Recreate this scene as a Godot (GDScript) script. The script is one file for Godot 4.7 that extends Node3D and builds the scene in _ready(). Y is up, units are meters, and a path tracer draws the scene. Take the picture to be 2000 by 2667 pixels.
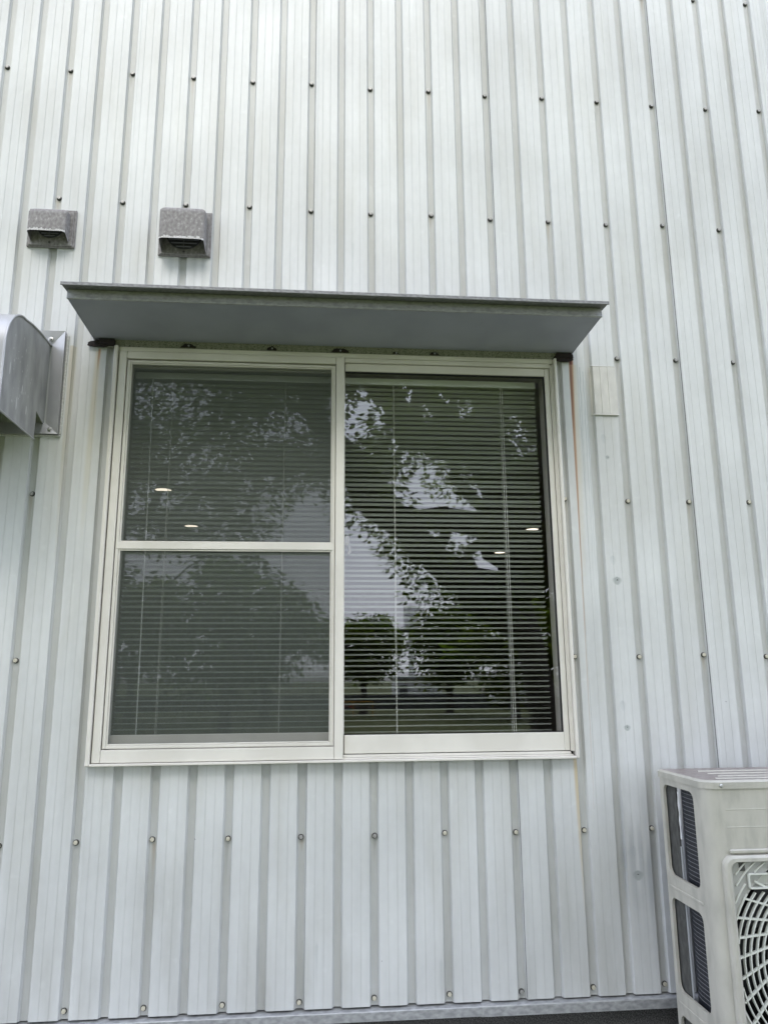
extends Node3D
# A window in a ribbed metal wall, seen from the lawn side. y is up, the wall face lies near z = 0, the lawn is at z > 0.

var rng := RandomNumberGenerator.new()
var M := {}
var tex_cache := {}

# ---------------------------------------------------------------- mesh helper
class MB:
	var v := PackedVector3Array()
	var n := PackedVector3Array()
	var uv := PackedVector2Array()
	var ix := PackedInt32Array()

	func quad(a: Vector3, b: Vector3, c: Vector3, d: Vector3) -> void:  # counter-clockwise seen from outside
		var nn := (b - a).cross(c - a)
		if nn.length_squared() < 1e-16:
			nn = (c - a).cross(d - a)
		nn = nn.normalized()
		var s := v.size()
		for p: Vector3 in [a, b, c, d]:
			v.append(p)
			n.append(nn)
			uv.append(Vector2(p.x, -p.y))
		ix.append_array(PackedInt32Array([s, s + 2, s + 1, s, s + 3, s + 2]))

	func tri(a: Vector3, b: Vector3, c: Vector3) -> void:
		var nn := (b - a).cross(c - a).normalized()
		var s := v.size()
		for p: Vector3 in [a, b, c]:
			v.append(p)
			n.append(nn)
			uv.append(Vector2(p.x, -p.y))
		ix.append_array(PackedInt32Array([s, s + 2, s + 1]))

	# a box with chamfered edges
	func box(x0: float, x1: float, y0: float, y1: float, z0: float, z1: float, c := 0.0015, t := Transform3D()) -> void:
		c = minf(c, minf(minf(x1 - x0, y1 - y0), z1 - z0) * 0.45)
		var lo := Vector3(x0, y0, z0)
		var hi := Vector3(x1, y1, z1)
		if c <= 0.00001:
			for ax in 3:
				for s in 2:
					var p := []
					for k: Vector2i in [Vector2i(0, 0), Vector2i(1, 0), Vector2i(1, 1), Vector2i(0, 1)]:
						var q := Vector3()
						q[ax] = hi[ax] if s else lo[ax]
						q[(ax + 1) % 3] = hi[(ax + 1) % 3] if k.x else lo[(ax + 1) % 3]
						q[(ax + 2) % 3] = hi[(ax + 2) % 3] if k.y else lo[(ax + 2) % 3]
						p.append(t * q)
					if s:
						quad(p[0], p[1], p[2], p[3])
					else:
						quad(p[3], p[2], p[1], p[0])
			return
		var pt := func(sx: int, sy: int, sz: int, ax: int) -> Vector3:
			var sg := [sx, sy, sz]
			var q := Vector3()
			for k in 3:
				q[k] = (hi[k] if sg[k] else lo[k])
				if k != ax:
					q[k] += -c if sg[k] else c
			return t * q
		for ax in 3:
			var b := (ax + 1) % 3
			var d := (ax + 2) % 3
			for s in 2:
				var p := []
				for k: Vector2i in [Vector2i(0, 0), Vector2i(1, 0), Vector2i(1, 1), Vector2i(0, 1)]:
					var sg := [0, 0, 0]
					sg[ax] = s
					sg[b] = k.x
					sg[d] = k.y
					p.append(pt.call(sg[0], sg[1], sg[2], ax))
				if s:
					quad(p[0], p[1], p[2], p[3])
				else:
					quad(p[3], p[2], p[1], p[0])
			# the four edges along ax
			for k: Vector2i in [Vector2i(0, 0), Vector2i(1, 0), Vector2i(1, 1), Vector2i(0, 1)]:
				var sg := [0, 0, 0]
				sg[b] = k.x
				sg[d] = k.y
				var se := sg.duplicate()
				se[ax] = 1
				var q0: Vector3 = pt.call(sg[0], sg[1], sg[2], b)
				var q1: Vector3 = pt.call(sg[0], sg[1], sg[2], d)
				var q2: Vector3 = pt.call(se[0], se[1], se[2], d)
				var q3: Vector3 = pt.call(se[0], se[1], se[2], b)
				if k.x == k.y:
					quad(q0, q1, q2, q3)
				else:
					quad(q3, q2, q1, q0)
		for sx in 2:
			for sy in 2:
				for sz in 2:
					var a: Vector3 = pt.call(sx, sy, sz, 0)
					var b2: Vector3 = pt.call(sx, sy, sz, 1)
					var c2: Vector3 = pt.call(sx, sy, sz, 2)
					if (sx + sy + sz) % 2:
						tri(a, b2, c2)
					else:
						tri(a, c2, b2)

	# a closed profile of (z, y) points, extruded along x
	func prism_x(profile: Array, x0: float, x1: float, caps := true) -> void:
		var k := profile.size()
		var area := 0.0
		for i in k:
			var p: Vector2 = profile[i]
			var q: Vector2 = profile[(i + 1) % k]
			area += p.x * q.y - q.x * p.y
		var pr := profile.duplicate()
		if area < 0:
			pr.reverse()
		for i in k:  # (z, y) counter-clockwise seen from -x
			var p: Vector2 = pr[i]
			var q: Vector2 = pr[(i + 1) % k]
			quad(Vector3(x1, p.y, p.x), Vector3(x0, p.y, p.x), Vector3(x0, q.y, q.x), Vector3(x1, q.y, q.x))
		if caps:
			var pv := PackedVector2Array(pr)
			var tr := Geometry2D.triangulate_polygon(pv)
			for i in range(0, tr.size(), 3):
				var a := pv[tr[i]]
				var b := pv[tr[i + 1]]
				var c := pv[tr[i + 2]]
				if (b - a).cross(c - a) < 0:
					var w := b
					b = c
					c = w
				tri(Vector3(x0, a.y, a.x), Vector3(x0, b.y, b.x), Vector3(x0, c.y, c.x))
				tri(Vector3(x1, a.y, a.x), Vector3(x1, c.y, c.x), Vector3(x1, b.y, b.x))

	# an open strip of (z, y) points swept along x: a sheet of one thickness, smooth if asked
	func tube(path: Array, radii: Array, sides := 6, caps := true) -> void:
		var up := Vector3(0.31, 0.9, 0.2).normalized()
		var base := v.size()
		var k := path.size()
		var length := 0.0
		for i in k:
			var p: Vector3 = path[i]
			var d: Vector3 = ((path[mini(i + 1, k - 1)] as Vector3) - (path[maxi(i - 1, 0)] as Vector3)).normalized()
			var sx := up.cross(d)
			if sx.length() < 0.05:
				sx = Vector3(1, 0, 0).cross(d)
			sx = sx.normalized()
			var sy := d.cross(sx)
			if i:
				length += p.distance_to(path[i - 1])
			for j in sides + 1:
				var a := TAU * j / sides
				var o := sx * cos(a) + sy * sin(a)
				v.append(p + o * float(radii[i]))
				n.append(o)
				uv.append(Vector2(float(j) / sides * TAU * float(radii[0]), length))
		for i in k - 1:
			for j in sides:
				var a := base + i * (sides + 1) + j
				var b := a + sides + 1
				ix.append_array(PackedInt32Array([a, b, a + 1, a + 1, b, b + 1]))
		if caps:
			for e in 2:
				var i0 := 0 if e == 0 else k - 1
				var cs := v.size()
				var dd: Vector3 = ((path[1] as Vector3) - (path[0] as Vector3)).normalized() * -1.0 if e == 0 else ((path[k - 1] as Vector3) - (path[k - 2] as Vector3)).normalized()
				v.append(path[i0])
				n.append(dd)
				uv.append(Vector2())
				for j in sides + 1:
					v.append(v[base + i0 * (sides + 1) + j])
					n.append(dd)
					uv.append(Vector2())
				for j in sides:
					if e == 0:
						ix.append_array(PackedInt32Array([cs, cs + 1 + j, cs + 2 + j]))
					else:
						ix.append_array(PackedInt32Array([cs, cs + 2 + j, cs + 1 + j]))

	# rings of (radius, height) turned about +z
	func lathe_z(prof: Array, sides: int, at := Vector3()) -> void:
		for i in prof.size() - 1:
			var p: Vector2 = prof[i]
			var q: Vector2 = prof[i + 1]
			for j in sides:
				var a := TAU * j / sides
				var b := TAU * (j + 1) / sides
				var da := Vector3(cos(a), sin(a), 0)
				var db := Vector3(cos(b), sin(b), 0)
				var A := at + da * p.x + Vector3(0, 0, p.y)
				var B := at + db * p.x + Vector3(0, 0, p.y)
				var Cc := at + db * q.x + Vector3(0, 0, q.y)
				var D := at + da * q.x + Vector3(0, 0, q.y)
				if p.x < 1e-6:
					tri(A, Cc, D)
				elif q.x < 1e-6:
					tri(A, B, D)
				else:
					quad(A, B, Cc, D)

	# a grid of points [row][col] drawn with smooth normals
	func sheet(rows: Array, flip := false) -> void:
		var h := rows.size()
		var w: int = rows[0].size()
		var s := v.size()
		for i in h:
			for j in w:
				var dx: Vector3 = rows[i][mini(j + 1, w - 1)] - rows[i][maxi(j - 1, 0)]
				var dy: Vector3 = rows[mini(i + 1, h - 1)][j] - rows[maxi(i - 1, 0)][j]
				var nn := dx.cross(dy).normalized()
				v.append(rows[i][j])
				n.append(-nn if flip else nn)
				uv.append(Vector2(rows[i][j].x, -rows[i][j].y))
		for i in h - 1:
			for j in w - 1:
				var a := s + i * w + j
				var b := a + w
				if flip:
					ix.append_array(PackedInt32Array([a, a + 1, b, a + 1, b + 1, b]))
				else:
					ix.append_array(PackedInt32Array([a, b, a + 1, a + 1, b, b + 1]))

	func mesh() -> ArrayMesh:
		var a := []
		a.resize(Mesh.ARRAY_MAX)
		a[Mesh.ARRAY_VERTEX] = v
		a[Mesh.ARRAY_NORMAL] = n
		a[Mesh.ARRAY_TEX_UV] = uv
		a[Mesh.ARRAY_INDEX] = ix
		var m := ArrayMesh.new()
		m.add_surface_from_arrays(Mesh.PRIMITIVE_TRIANGLES, a)
		return m


# ---------------------------------------------------------------- scene helpers
func obj(called: String, what, m: Material, parent: Node3D = self, at := Vector3()) -> MeshInstance3D:
	var o := MeshInstance3D.new()
	o.name = called
	o.mesh = what.mesh() if what is MB else what
	o.material_override = m
	o.position = at
	parent.add_child(o, true)
	return o


func part(called: String, parent: Node3D) -> Node3D:
	var o := Node3D.new()
	o.name = called
	parent.add_child(o, true)
	return o


func thing(called: String, label: String, category: String, at := Vector3(), group := "") -> Node3D:
	var o := part(called, self)
	o.position = at
	return tag(o, label, category, group)


func tag(o: Node3D, label: String, category: String, group := "") -> Node3D:
	o.set_meta("label", label)
	o.set_meta("category", category)
	if group:
		o.set_meta("group", group)
	return o


func struct(called: String, what, m: Material) -> MeshInstance3D:
	var o := obj(called, what, m)
	o.set_meta("kind", "structure")
	return o


func b1(x0: float, x1: float, y0: float, y1: float, z0: float, z1: float, c := 0.0015) -> MB:
	var m := MB.new()
	m.box(x0, x1, y0, y1, z0, z1, c)
	return m


func lin(r: float, g: float, b: float, a := 1.0) -> Color:
	var c := Color(r, g, b).linear_to_srgb()
	c.a = a
	return c


func noise_tex(stops: Array, freq: float, sd: int, octaves := 4, kind := FastNoiseLite.TYPE_SIMPLEX_SMOOTH, size := 512) -> NoiseTexture2D:
	var f := FastNoiseLite.new()
	f.seed = sd
	f.noise_type = kind
	f.frequency = freq
	f.fractal_octaves = octaves
	var t := NoiseTexture2D.new()
	t.width = size
	t.height = size
	t.seamless = true
	t.noise = f
	t.generate_mipmaps = false
	var g := Gradient.new()
	g.offsets = PackedFloat32Array(stops.map(func(s): return s[0]))
	g.colors = PackedColorArray(stops.map(func(s): return s[1]))
	t.color_ramp = g
	return t


func mat(color: Color, rough := 0.5, metal := 0.0) -> StandardMaterial3D:
	var m := StandardMaterial3D.new()
	m.albedo_color = color
	m.roughness = rough
	m.metallic = metal
	return m


# a material whose tone wanders between stops, with a fine relief
func mottled(stops: Array, rough: float, metal: float, freq: float, scale: Vector3, sd: int, bump := 0.0, kind := FastNoiseLite.TYPE_SIMPLEX_SMOOTH) -> StandardMaterial3D:
	var m := mat(Color.WHITE, rough, metal)
	m.albedo_texture = noise_tex(stops, freq, sd, 5, kind)
	m.uv1_triplanar = true
	m.uv1_world_triplanar = true
	m.uv1_scale = scale
	if bump > 0.0:
		m.heightmap_enabled = true
		m.heightmap_scale = bump
		m.heightmap_texture = noise_tex([[0.0, Color.BLACK], [1.0, Color.WHITE]], freq * 3.0, sd + 7, 4)
	return m


# ---------------------------------------------------------------- siding paint: one picture for the wall, in metres
const TX0 := -1.0
const TX1 := 3.0
const TY0 := 0.4
const TY1 := 5.6
const TW := 1536
const TH := 2048

func stretched(w: int, h: int, freq: float, sd: int, oct := 4) -> PackedByteArray:
	var f := FastNoiseLite.new()
	f.seed = sd
	f.noise_type = FastNoiseLite.TYPE_SIMPLEX_SMOOTH
	f.frequency = freq
	f.fractal_octaves = oct
	var im := f.get_image(w, h, false, false, false)
	im.convert(Image.FORMAT_L8)
	im.resize(TW, TH, Image.INTERPOLATE_CUBIC)
	return im.get_data()


func siding_material() -> StandardMaterial3D:
	var streak := stretched(1536, 24, 0.06, 11)       # long runs down the sheet
	var streak2 := stretched(768, 160, 0.035, 12)     # shorter runs
	var blotch := stretched(384, 512, 0.012, 13, 5)   # chalky clouds
	var fine := stretched(1536, 1024, 0.09, 14, 3)
	var speck := stretched(1024, 1365, 0.05, 15, 2)
	var data := PackedByteArray()
	data.resize(TW * TH * 3)
	# dirt and painted-in shade by column: a little more in the grooves and beside the score lines
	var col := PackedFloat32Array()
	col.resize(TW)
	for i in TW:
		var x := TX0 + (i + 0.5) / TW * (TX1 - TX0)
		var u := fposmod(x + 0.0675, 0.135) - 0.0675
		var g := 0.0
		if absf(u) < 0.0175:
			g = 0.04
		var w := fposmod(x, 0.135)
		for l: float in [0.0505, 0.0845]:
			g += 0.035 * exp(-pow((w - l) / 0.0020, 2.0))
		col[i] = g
	var k := 0
	for j in TH:
		var y := TY1 - (j + 0.5) / TH * (TY1 - TY0)
		var low := clampf((1.0 - y) / 0.55, 0.0, 1.0)
		for i in TW:
			var p := j * TW + i
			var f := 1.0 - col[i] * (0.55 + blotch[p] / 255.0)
			f += (streak[p] - 128) * 0.00014 + (streak2[p] - 128) * 0.00030 + (blotch[p] - 128) * 0.0005 + (fine[p] - 128) * 0.00010
			var warm := maxf(0.0, (128 - streak2[p]) * 0.0003)
			if speck[p] > 208:
				f += (speck[p] - 208) * 0.0009
			f -= low * maxf(0.0, (128 - streak2[p]) * 0.0006)
			data[k] = clampi(int(190.5 * f), 0, 255)
			data[k + 1] = clampi(int(191.8 * f * (1.0 - warm * 0.12)), 0, 255)
			data[k + 2] = clampi(int(191.0 * f * (1.0 - warm * 0.5)), 0, 255)
			k += 3
	var im := Image.create_from_data(TW, TH, false, Image.FORMAT_RGB8, data)
	# rust that has run down from the canopy's right end
	var r := RandomNumberGenerator.new()
	r.seed = 5
	stain(im, [Vector2(1.9495, 2.965), Vector2(1.948, 2.90), Vector2(1.945, 2.69), Vector2(1.940, 2.11), Vector2(1.934, 1.5), Vector2(1.929, 1.1)], [0.0075, 0.0075, 0.0056, 0.0020, 0.0013, 0.001], Color(0.56, 0.36, 0.23), [0.9, 0.95, 0.75, 0.4, 0.2, 0.1])
	stain(im, [Vector2(1.9475, 2.965), Vector2(1.945, 2.80), Vector2(1.942, 2.6)], [0.004, 0.004, 0.0025], Color(0.34, 0.16, 0.11), [0.95, 0.8, 0.0])
	stain(im, [Vector2(1.955, 2.93), Vector2(1.955, 2.5), Vector2(1.95, 2.0)], [0.013, 0.011, 0.006], Color(0.76, 0.70, 0.58), [0.4, 0.25, 0.05])
	stain(im, [Vector2(1.866, 1.29), Vector2(1.868, 1.1), Vector2(1.872, 0.72)], [0.007, 0.007, 0.004], Color(0.70, 0.60, 0.42), [0.6, 0.45, 0.05])
	stain(im, [Vector2(-0.052, 2.93), Vector2(-0.056, 2.75), Vector2(-0.06, 2.35), Vector2(-0.064, 2.1)], [0.008, 0.010, 0.010, 0.005], Color(0.72, 0.68, 0.58), [0.6, 0.45, 0.25, 0.0])
	stain(im, [Vector2(-0.047, 2.94), Vector2(-0.05, 2.84)], [0.004, 0.003], Color(0.60, 0.36, 0.2), [0.6, 0.0])
	stain(im, [Vector2(-0.155, 2.95), Vector2(-0.155, 2.35), Vector2(-0.155, 2.0)], [0.010, 0.008, 0.003], Color(0.66, 0.62, 0.54), [0.55, 0.3, 0.0])
	# wandering runs of grey beside it
	for q: Vector2 in [Vector2(1.985, 2.92), Vector2(2.0, 2.9), Vector2(2.008, 2.86)]:
		var path := []
		var wd := []
		var al := []
		for s in 24:
			path.append(Vector2(q.x + r.randf_range(-0.0022, 0.0022) - s * 0.0006, q.y - s * 0.045))
			wd.append(0.0013)
			al.append(0.55 * (1.0 - s / 24.0))
		stain(im, path, wd, Color(0.52, 0.55, 0.56), al)
	# soot beside the outdoor unit and under the vents
	for s in 26:
		var x := r.randf_range(2.03, 2.16)
		var y := r.randf_range(0.75, 1.15)
		stain(im, [Vector2(x, y + 0.1), Vector2(x, y), Vector2(x + r.randf_range(-0.004, 0.004), y - r.randf_range(0.1, 0.4))], [0.002, r.randf_range(0.004, 0.014), 0.003], Color(0.46, 0.48, 0.50), [0.0, r.randf_range(0.05, 0.18), 0.0])
	for vx: float in [-0.3, -0.24, 0.22, 0.32, 0.36]:
		stain(im, [Vector2(vx, 3.38), Vector2(vx, 3.20)], [0.012, 0.004], Color(0.60, 0.62, 0.62), [0.3, 0.0])
	for s in 60:
		var x := r.randf_range(-0.9, 2.9)
		var y := r.randf_range(0.5, 5.2)
		stain(im, [Vector2(x, y + 0.02), Vector2(x, y), Vector2(x, y - r.randf_range(0.03, 0.25))], [0.001, r.randf_range(0.0015, 0.006), 0.001], [Color(0.60, 0.62, 0.62), Color(0.86, 0.88, 0.87)][s % 2], [0.0, r.randf_range(0.1, 0.35), 0.0])
	# short dirt runs under the screws
	for y: float in [4.906, 4.280, 3.633, 2.972, 2.329, 1.680, 1.026, 0.478]:
		for kk in range(-3, 12):
			if r.randf() < 0.55:
				continue
			var x := 0.27 * kk + r.randf_range(-0.004, 0.004)
			stain(im, [Vector2(x, y), Vector2(x, y - 0.012), Vector2(x, y - r.randf_range(0.05, 0.18))], [0.006, 0.006, 0.002], [Color(0.52, 0.52, 0.50), Color(0.58, 0.52, 0.44)][kk & 1], [0.0, r.randf_range(0.2, 0.45), 0.0])
	# old fixing holes daubed with sealant
	for q: Vector3 in [Vector3(2.083, 2.515, 0.009), Vector3(2.086, 1.99, 0.018), Vector3(2.084, 1.405, 0.013), Vector3(2.085, 0.865, 0.020)]:
		stain(im, [Vector2(q.x, q.y + q.z * 0.6), Vector2(q.x, q.y - q.z * 1.2)], [q.z, q.z * 0.5], Color(0.55, 0.57, 0.56), [0.8, 0.55])
		stain(im, [Vector2(q.x + 0.001, q.y), Vector2(q.x, q.y - 0.004)], [0.0035, 0.002], Color(0.16, 0.15, 0.16), [0.95, 0.6])
		stain(im, [Vector2(q.x - 0.012, q.y + 0.1), Vector2(q.x - 0.01, q.y + 0.06)], [0.012, 0.006], Color(0.60, 0.62, 0.63), [0.35, 0.1])
	for q: Vector2 in [Vector2(1.105, 0.60), Vector2(0.42, 1.03), Vector2(0.0, 1.55), Vector2(2.5, 1.5), Vector2(0.565, 1.06)]:
		stain(im, [q, q + Vector2(0.004, -0.004)], [0.003, 0.002], Color(0.3, 0.3, 0.31), [0.7, 0.5])
	var m := mat(Color.WHITE, 0.46, 0.0)
	m.metallic_specular = 0.45
	m.albedo_texture = ImageTexture.create_from_image(im)
	m.uv1_scale = Vector3(1.0 / (TX1 - TX0), 1.0 / (TY1 - TY0), 1)
	m.uv1_offset = Vector3(-TX0 / (TX1 - TX0), TY1 / (TY1 - TY0), 0)
	# slow waves of thin sheet metal, and a few dents
	var f := FastNoiseLite.new()
	f.seed = 21
	f.frequency = 0.011
	f.fractal_octaves = 3
	var h := f.get_image(512, 640, false, false, false)
	h.convert(Image.FORMAT_RF)
	for q: Array in [[0.7, 0.68, 0.022, 0.5], [0.415, 0.80, 0.016, 0.3], [1.905, 0.72, 0.03, 0.5], [0.86, 0.62, 0.02, 0.25], [1.6, 0.6, 0.02, 0.2]]:
		var ci := int((q[0] - TX0) / (TX1 - TX0) * 512.0)
		var cj := int((TY1 - q[1]) / (TY1 - TY0) * 640.0)
		for dj in range(-8, 9):
			for di in range(-8, 9):
				var d := Vector2(di * 0.0078, dj * 0.0081).length() / float(q[2])
				var e := h.get_pixel(clampi(ci + di, 0, 511), clampi(cj + dj, 0, 639)).r - float(q[3]) * exp(-d * d)
				h.set_pixel(clampi(ci + di, 0, 511), clampi(cj + dj, 0, 639), Color(e, e, e))
	m.heightmap_enabled = true
	m.heightmap_texture = ImageTexture.create_from_image(h)
	m.heightmap_scale = 0.22
	return m


# blends a run of colour with soft sides along a path given in wall metres
func stain(im: Image, path: Array, widths: Array, color: Color, strength: Array) -> void:
	var sx := TW / (TX1 - TX0)
	var sy := TH / (TY1 - TY0)
	for s in path.size() - 1:
		var a: Vector2 = path[s]
		var b: Vector2 = path[s + 1]
		var j0 := int((TY1 - a.y) * sy)
		var j1 := int((TY1 - b.y) * sy)
		for j in range(j0, maxi(j1, j0 + 1)):
			if j < 0 or j >= TH:
				continue
			var t := float(j - j0) / maxf(1.0, j1 - j0)
			var x := lerpf(a.x, b.x, t)
			var w := maxf(0.0004, lerpf(widths[s], widths[s + 1], t))
			var al := lerpf(strength[s], strength[s + 1], t)
			if path.size() == 2 and absf(a.y - b.y) < 0.06:
				w *= sqrt(maxf(0.05, 1.0 - pow(2.0 * t - 1.0, 2.0)))
			var i0 := int((x - w * 1.6 - TX0) * sx)
			var i1 := int((x + w * 1.6 - TX0) * sx) + 1
			for i in range(maxi(i0, 0), mini(i1, TW)):
				var d := absf(TX0 + (i + 0.5) / sx - x) / w
				var k := al * clampf(1.6 - d, 0.0, 1.0)
				if k > 0.003:
					im.set_pixel(i, j, im.get_pixel(i, j).lerp(color, k))


# ---------------------------------------------------------------- materials
func materials() -> void:
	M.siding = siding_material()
	M.frame = mottled([[0.25, Color(0.79, 0.775, 0.745)], [0.75, Color(0.82, 0.805, 0.775)]], 0.38, 0.0, 0.006, Vector3(1.2, 1.2, 1.2), 31)
	M.frame_line = mat(Color(0.62, 0.615, 0.58), 0.4)
	M.gasket = mat(lin(0.012, 0.012, 0.013), 0.6)
	M.core = mat(lin(0.06, 0.06, 0.058), 0.9)
	M.room_wall = mottled([[0.3, Color(0.56, 0.54, 0.50)], [0.7, Color(0.60, 0.58, 0.54)]], 0.9, 0.0, 0.01, Vector3(0.7, 0.7, 0.7), 32)
	M.room_ceiling = mat(lin(0.55, 0.55, 0.53), 0.9)
	M.room_floor = mottled([[0.3, Color(0.30, 0.29, 0.28)], [0.7, Color(0.36, 0.35, 0.33)]], 0.6, 0.0, 0.02, Vector3(1, 1, 1), 33)
	M.slat = mat(lin(0.62, 0.65, 0.63), 0.75)
	M.slat.metallic_specular = 0.15
	M.cord = mat(lin(0.6, 0.6, 0.56), 0.7)
	var g := mat(Color(0, 0, 0, 0.02), 0.0)
	g.transparency = BaseMaterial3D.TRANSPARENCY_ALPHA
	g.metallic_specular = 0.5
	M.glass = g
	var s := mat(lin(0.082, 0.095, 0.082, 0.46), 0.8)
	s.transparency = BaseMaterial3D.TRANSPARENCY_ALPHA
	M.mesh = s
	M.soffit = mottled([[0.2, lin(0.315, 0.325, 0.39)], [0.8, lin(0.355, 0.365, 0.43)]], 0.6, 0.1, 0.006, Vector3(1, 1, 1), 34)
	M.zinc = mottled([[0.2, lin(0.30, 0.30, 0.315)], [0.5, lin(0.40, 0.40, 0.41)], [0.62, lin(0.44, 0.44, 0.445)], [0.85, lin(0.32, 0.315, 0.325)]], 0.55, 0.35, 0.02, Vector3(2.2, 5, 5), 35, 0.02)
	M.roof = mottled([[0.2, lin(0.13, 0.13, 0.137)], [0.5, lin(0.19, 0.19, 0.195)], [0.85, lin(0.24, 0.24, 0.245)]], 0.6, 0.1, 0.03, Vector3(2.5, 5, 5), 56, 0.02)
	M.flange = mottled([[0.2, lin(0.07, 0.07, 0.055)], [0.45, lin(0.24, 0.24, 0.205)], [0.6, lin(0.30, 0.30, 0.26)], [0.8, lin(0.10, 0.095, 0.075)]], 0.95, 0.0, 0.05, Vector3(3, 6, 3), 36, 0.12)
	M.rust = mottled([[0.2, lin(0.010, 0.008, 0.010)], [0.65, lin(0.022, 0.016, 0.015)], [0.88, lin(0.07, 0.034, 0.02)]], 0.95, 0.0, 0.05, Vector3(5, 5, 5), 37, 0.15)
	M.stainless = mottled([[0.2, lin(0.36, 0.36, 0.37)], [0.85, lin(0.45, 0.45, 0.46)]], 0.42, 0.4, 0.008, Vector3(2, 1.2, 2), 38)
	M.splashed = mottled([[0.2, lin(0.27, 0.27, 0.27)], [0.55, lin(0.345, 0.345, 0.34)], [0.8, lin(0.40, 0.40, 0.395)]], 0.5, 0.25, 0.016, Vector3(1.4, 0.5, 1.4), 39)
	M.vent = mottled([[0.2, lin(0.15, 0.14, 0.137)], [0.5, lin(0.20, 0.19, 0.186)], [0.76, lin(0.235, 0.226, 0.22)], [0.88, lin(0.36, 0.35, 0.34)]], 0.85, 0.0, 0.03, Vector3(4.2, 2.6, 4.2), 40, 0.05)
	M.vent_chalk = mottled([[0.30, lin(0.28, 0.27, 0.27)], [0.52, lin(0.62, 0.61, 0.60)], [0.8, lin(0.70, 0.69, 0.68)]], 0.9, 0.0, 0.08, Vector3(7, 7, 7), 41, 0.1)
	M.louvre = mat(lin(0.05, 0.05, 0.058), 0.6)
	M.blade = mat(lin(0.17, 0.17, 0.18), 0.6)
	M.lime = mat(lin(0.56, 0.56, 0.55), 0.9)
	M.sealant = mottled([[0.3, lin(0.38, 0.38, 0.36)], [0.7, lin(0.52, 0.52, 0.50)]], 0.8, 0.0, 0.03, Vector3(6, 6, 6), 42, 0.1)
	M.cover = mottled([[0.25, lin(0.47, 0.46, 0.43)], [0.75, lin(0.53, 0.52, 0.485)]], 0.55, 0.0, 0.012, Vector3(3, 1.5, 3), 43)
	M.cream_head = mottled([[0.2, lin(0.34, 0.32, 0.25)], [0.7, lin(0.60, 0.57, 0.47)]], 0.5, 0.0, 0.05, Vector3(12, 12, 12), 44)
	M.steel_head = mottled([[0.2, lin(0.22, 0.215, 0.205)], [0.7, lin(0.42, 0.41, 0.395)]], 0.5, 0.4, 0.05, Vector3(12, 12, 12), 45)
	M.washer = mat(lin(0.06, 0.058, 0.055), 0.8)
	M.head_side = mat(lin(0.30, 0.285, 0.235), 0.6)
	M.steel_side = mat(lin(0.11, 0.105, 0.10), 0.5)
	M.bolt = mat(lin(0.42, 0.42, 0.41), 0.35, 0.7)
	M.flash = mottled([[0.2, lin(0.27, 0.275, 0.28)], [0.55, lin(0.36, 0.365, 0.37)], [0.8, lin(0.43, 0.435, 0.44)]], 0.45, 0.3, 0.02, Vector3(2.5, 4, 4), 46)
	M.concrete = mottled([[0.15, lin(0.035, 0.034, 0.033)], [0.5, lin(0.085, 0.083, 0.080)], [0.85, lin(0.16, 0.157, 0.15)]], 0.95, 0.0, 0.06, Vector3(5, 5, 5), 47, 0.35)
	M.cabinet = mottled([[0.2, lin(0.36, 0.347, 0.305)], [0.55, lin(0.415, 0.40, 0.352)], [0.85, lin(0.435, 0.42, 0.37)]], 0.5, 0.0, 0.012, Vector3(3, 1.0, 3), 48, 0.01)
	M.lid_top = mottled([[0.2, lin(0.11, 0.085, 0.08)], [0.5, lin(0.19, 0.155, 0.145)], [0.8, lin(0.34, 0.31, 0.295)]], 0.35, 0.0, 0.03, Vector3(2, 3, 9), 49)
	M.guard = mat(lin(0.56, 0.57, 0.52), 0.45)
	M.guard_panel = mat(lin(0.36, 0.36, 0.34), 0.6)
	M.dark = mat(lin(0.022, 0.022, 0.024), 0.7)
	M.inner_panel = mottled([[0.2, lin(0.045, 0.045, 0.042)], [0.8, lin(0.075, 0.075, 0.07)]], 0.7, 0.0, 0.02, Vector3(4, 2, 4), 50)
	M.coil = mottled([[0.2, lin(0.018, 0.02, 0.026)], [0.8, lin(0.045, 0.048, 0.058)]], 0.5, 0.3, 0.03, Vector3(6, 2, 6), 51)
	M.wire = mat(lin(0.30, 0.30, 0.32), 0.45, 0.5)
	M.fan = mat(lin(0.03, 0.03, 0.033), 0.5)
	M.wall_glimpse_grey = mat(lin(0.32, 0.33, 0.34), 0.45, 0.1)  # stands in for the wall seen through the outdoor unit
	M.latch = mat(lin(0.20, 0.20, 0.165), 0.35, 0.1)
	var lamp := mat(Color.WHITE, 0.5)
	lamp.emission_enabled = true
	lamp.emission = Color(1.0, 0.95, 0.86)
	lamp.emission_energy_multiplier = 0.5
	M.lamp = lamp
	M.grass = mottled([[0.2, lin(0.085, 0.115, 0.024)], [0.5, lin(0.120, 0.150, 0.036)], [0.8, lin(0.165, 0.160, 0.055)]], 0.95, 0.0, 0.02, Vector3(0.25, 0.25, 0.25), 52)
	M.gravel = mottled([[0.2, lin(0.11, 0.11, 0.10)], [0.8, lin(0.26, 0.25, 0.23)]], 0.95, 0.0, 0.12, Vector3(2, 2, 2), 53, 0.6)
	M.bark = mottled([[0.2, lin(0.022, 0.019, 0.016)], [0.5, lin(0.055, 0.046, 0.038)], [0.85, lin(0.11, 0.095, 0.08)]], 0.95, 0.0, 0.05, Vector3(3, 1, 3), 54, 0.8)
	M.white_wall = mat(lin(0.62, 0.62, 0.60), 0.7)
	M.cream_wall = mat(lin(0.50, 0.46, 0.33), 0.7)
	M.tank = mat(lin(0.72, 0.72, 0.72), 0.35, 0.15)
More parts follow.
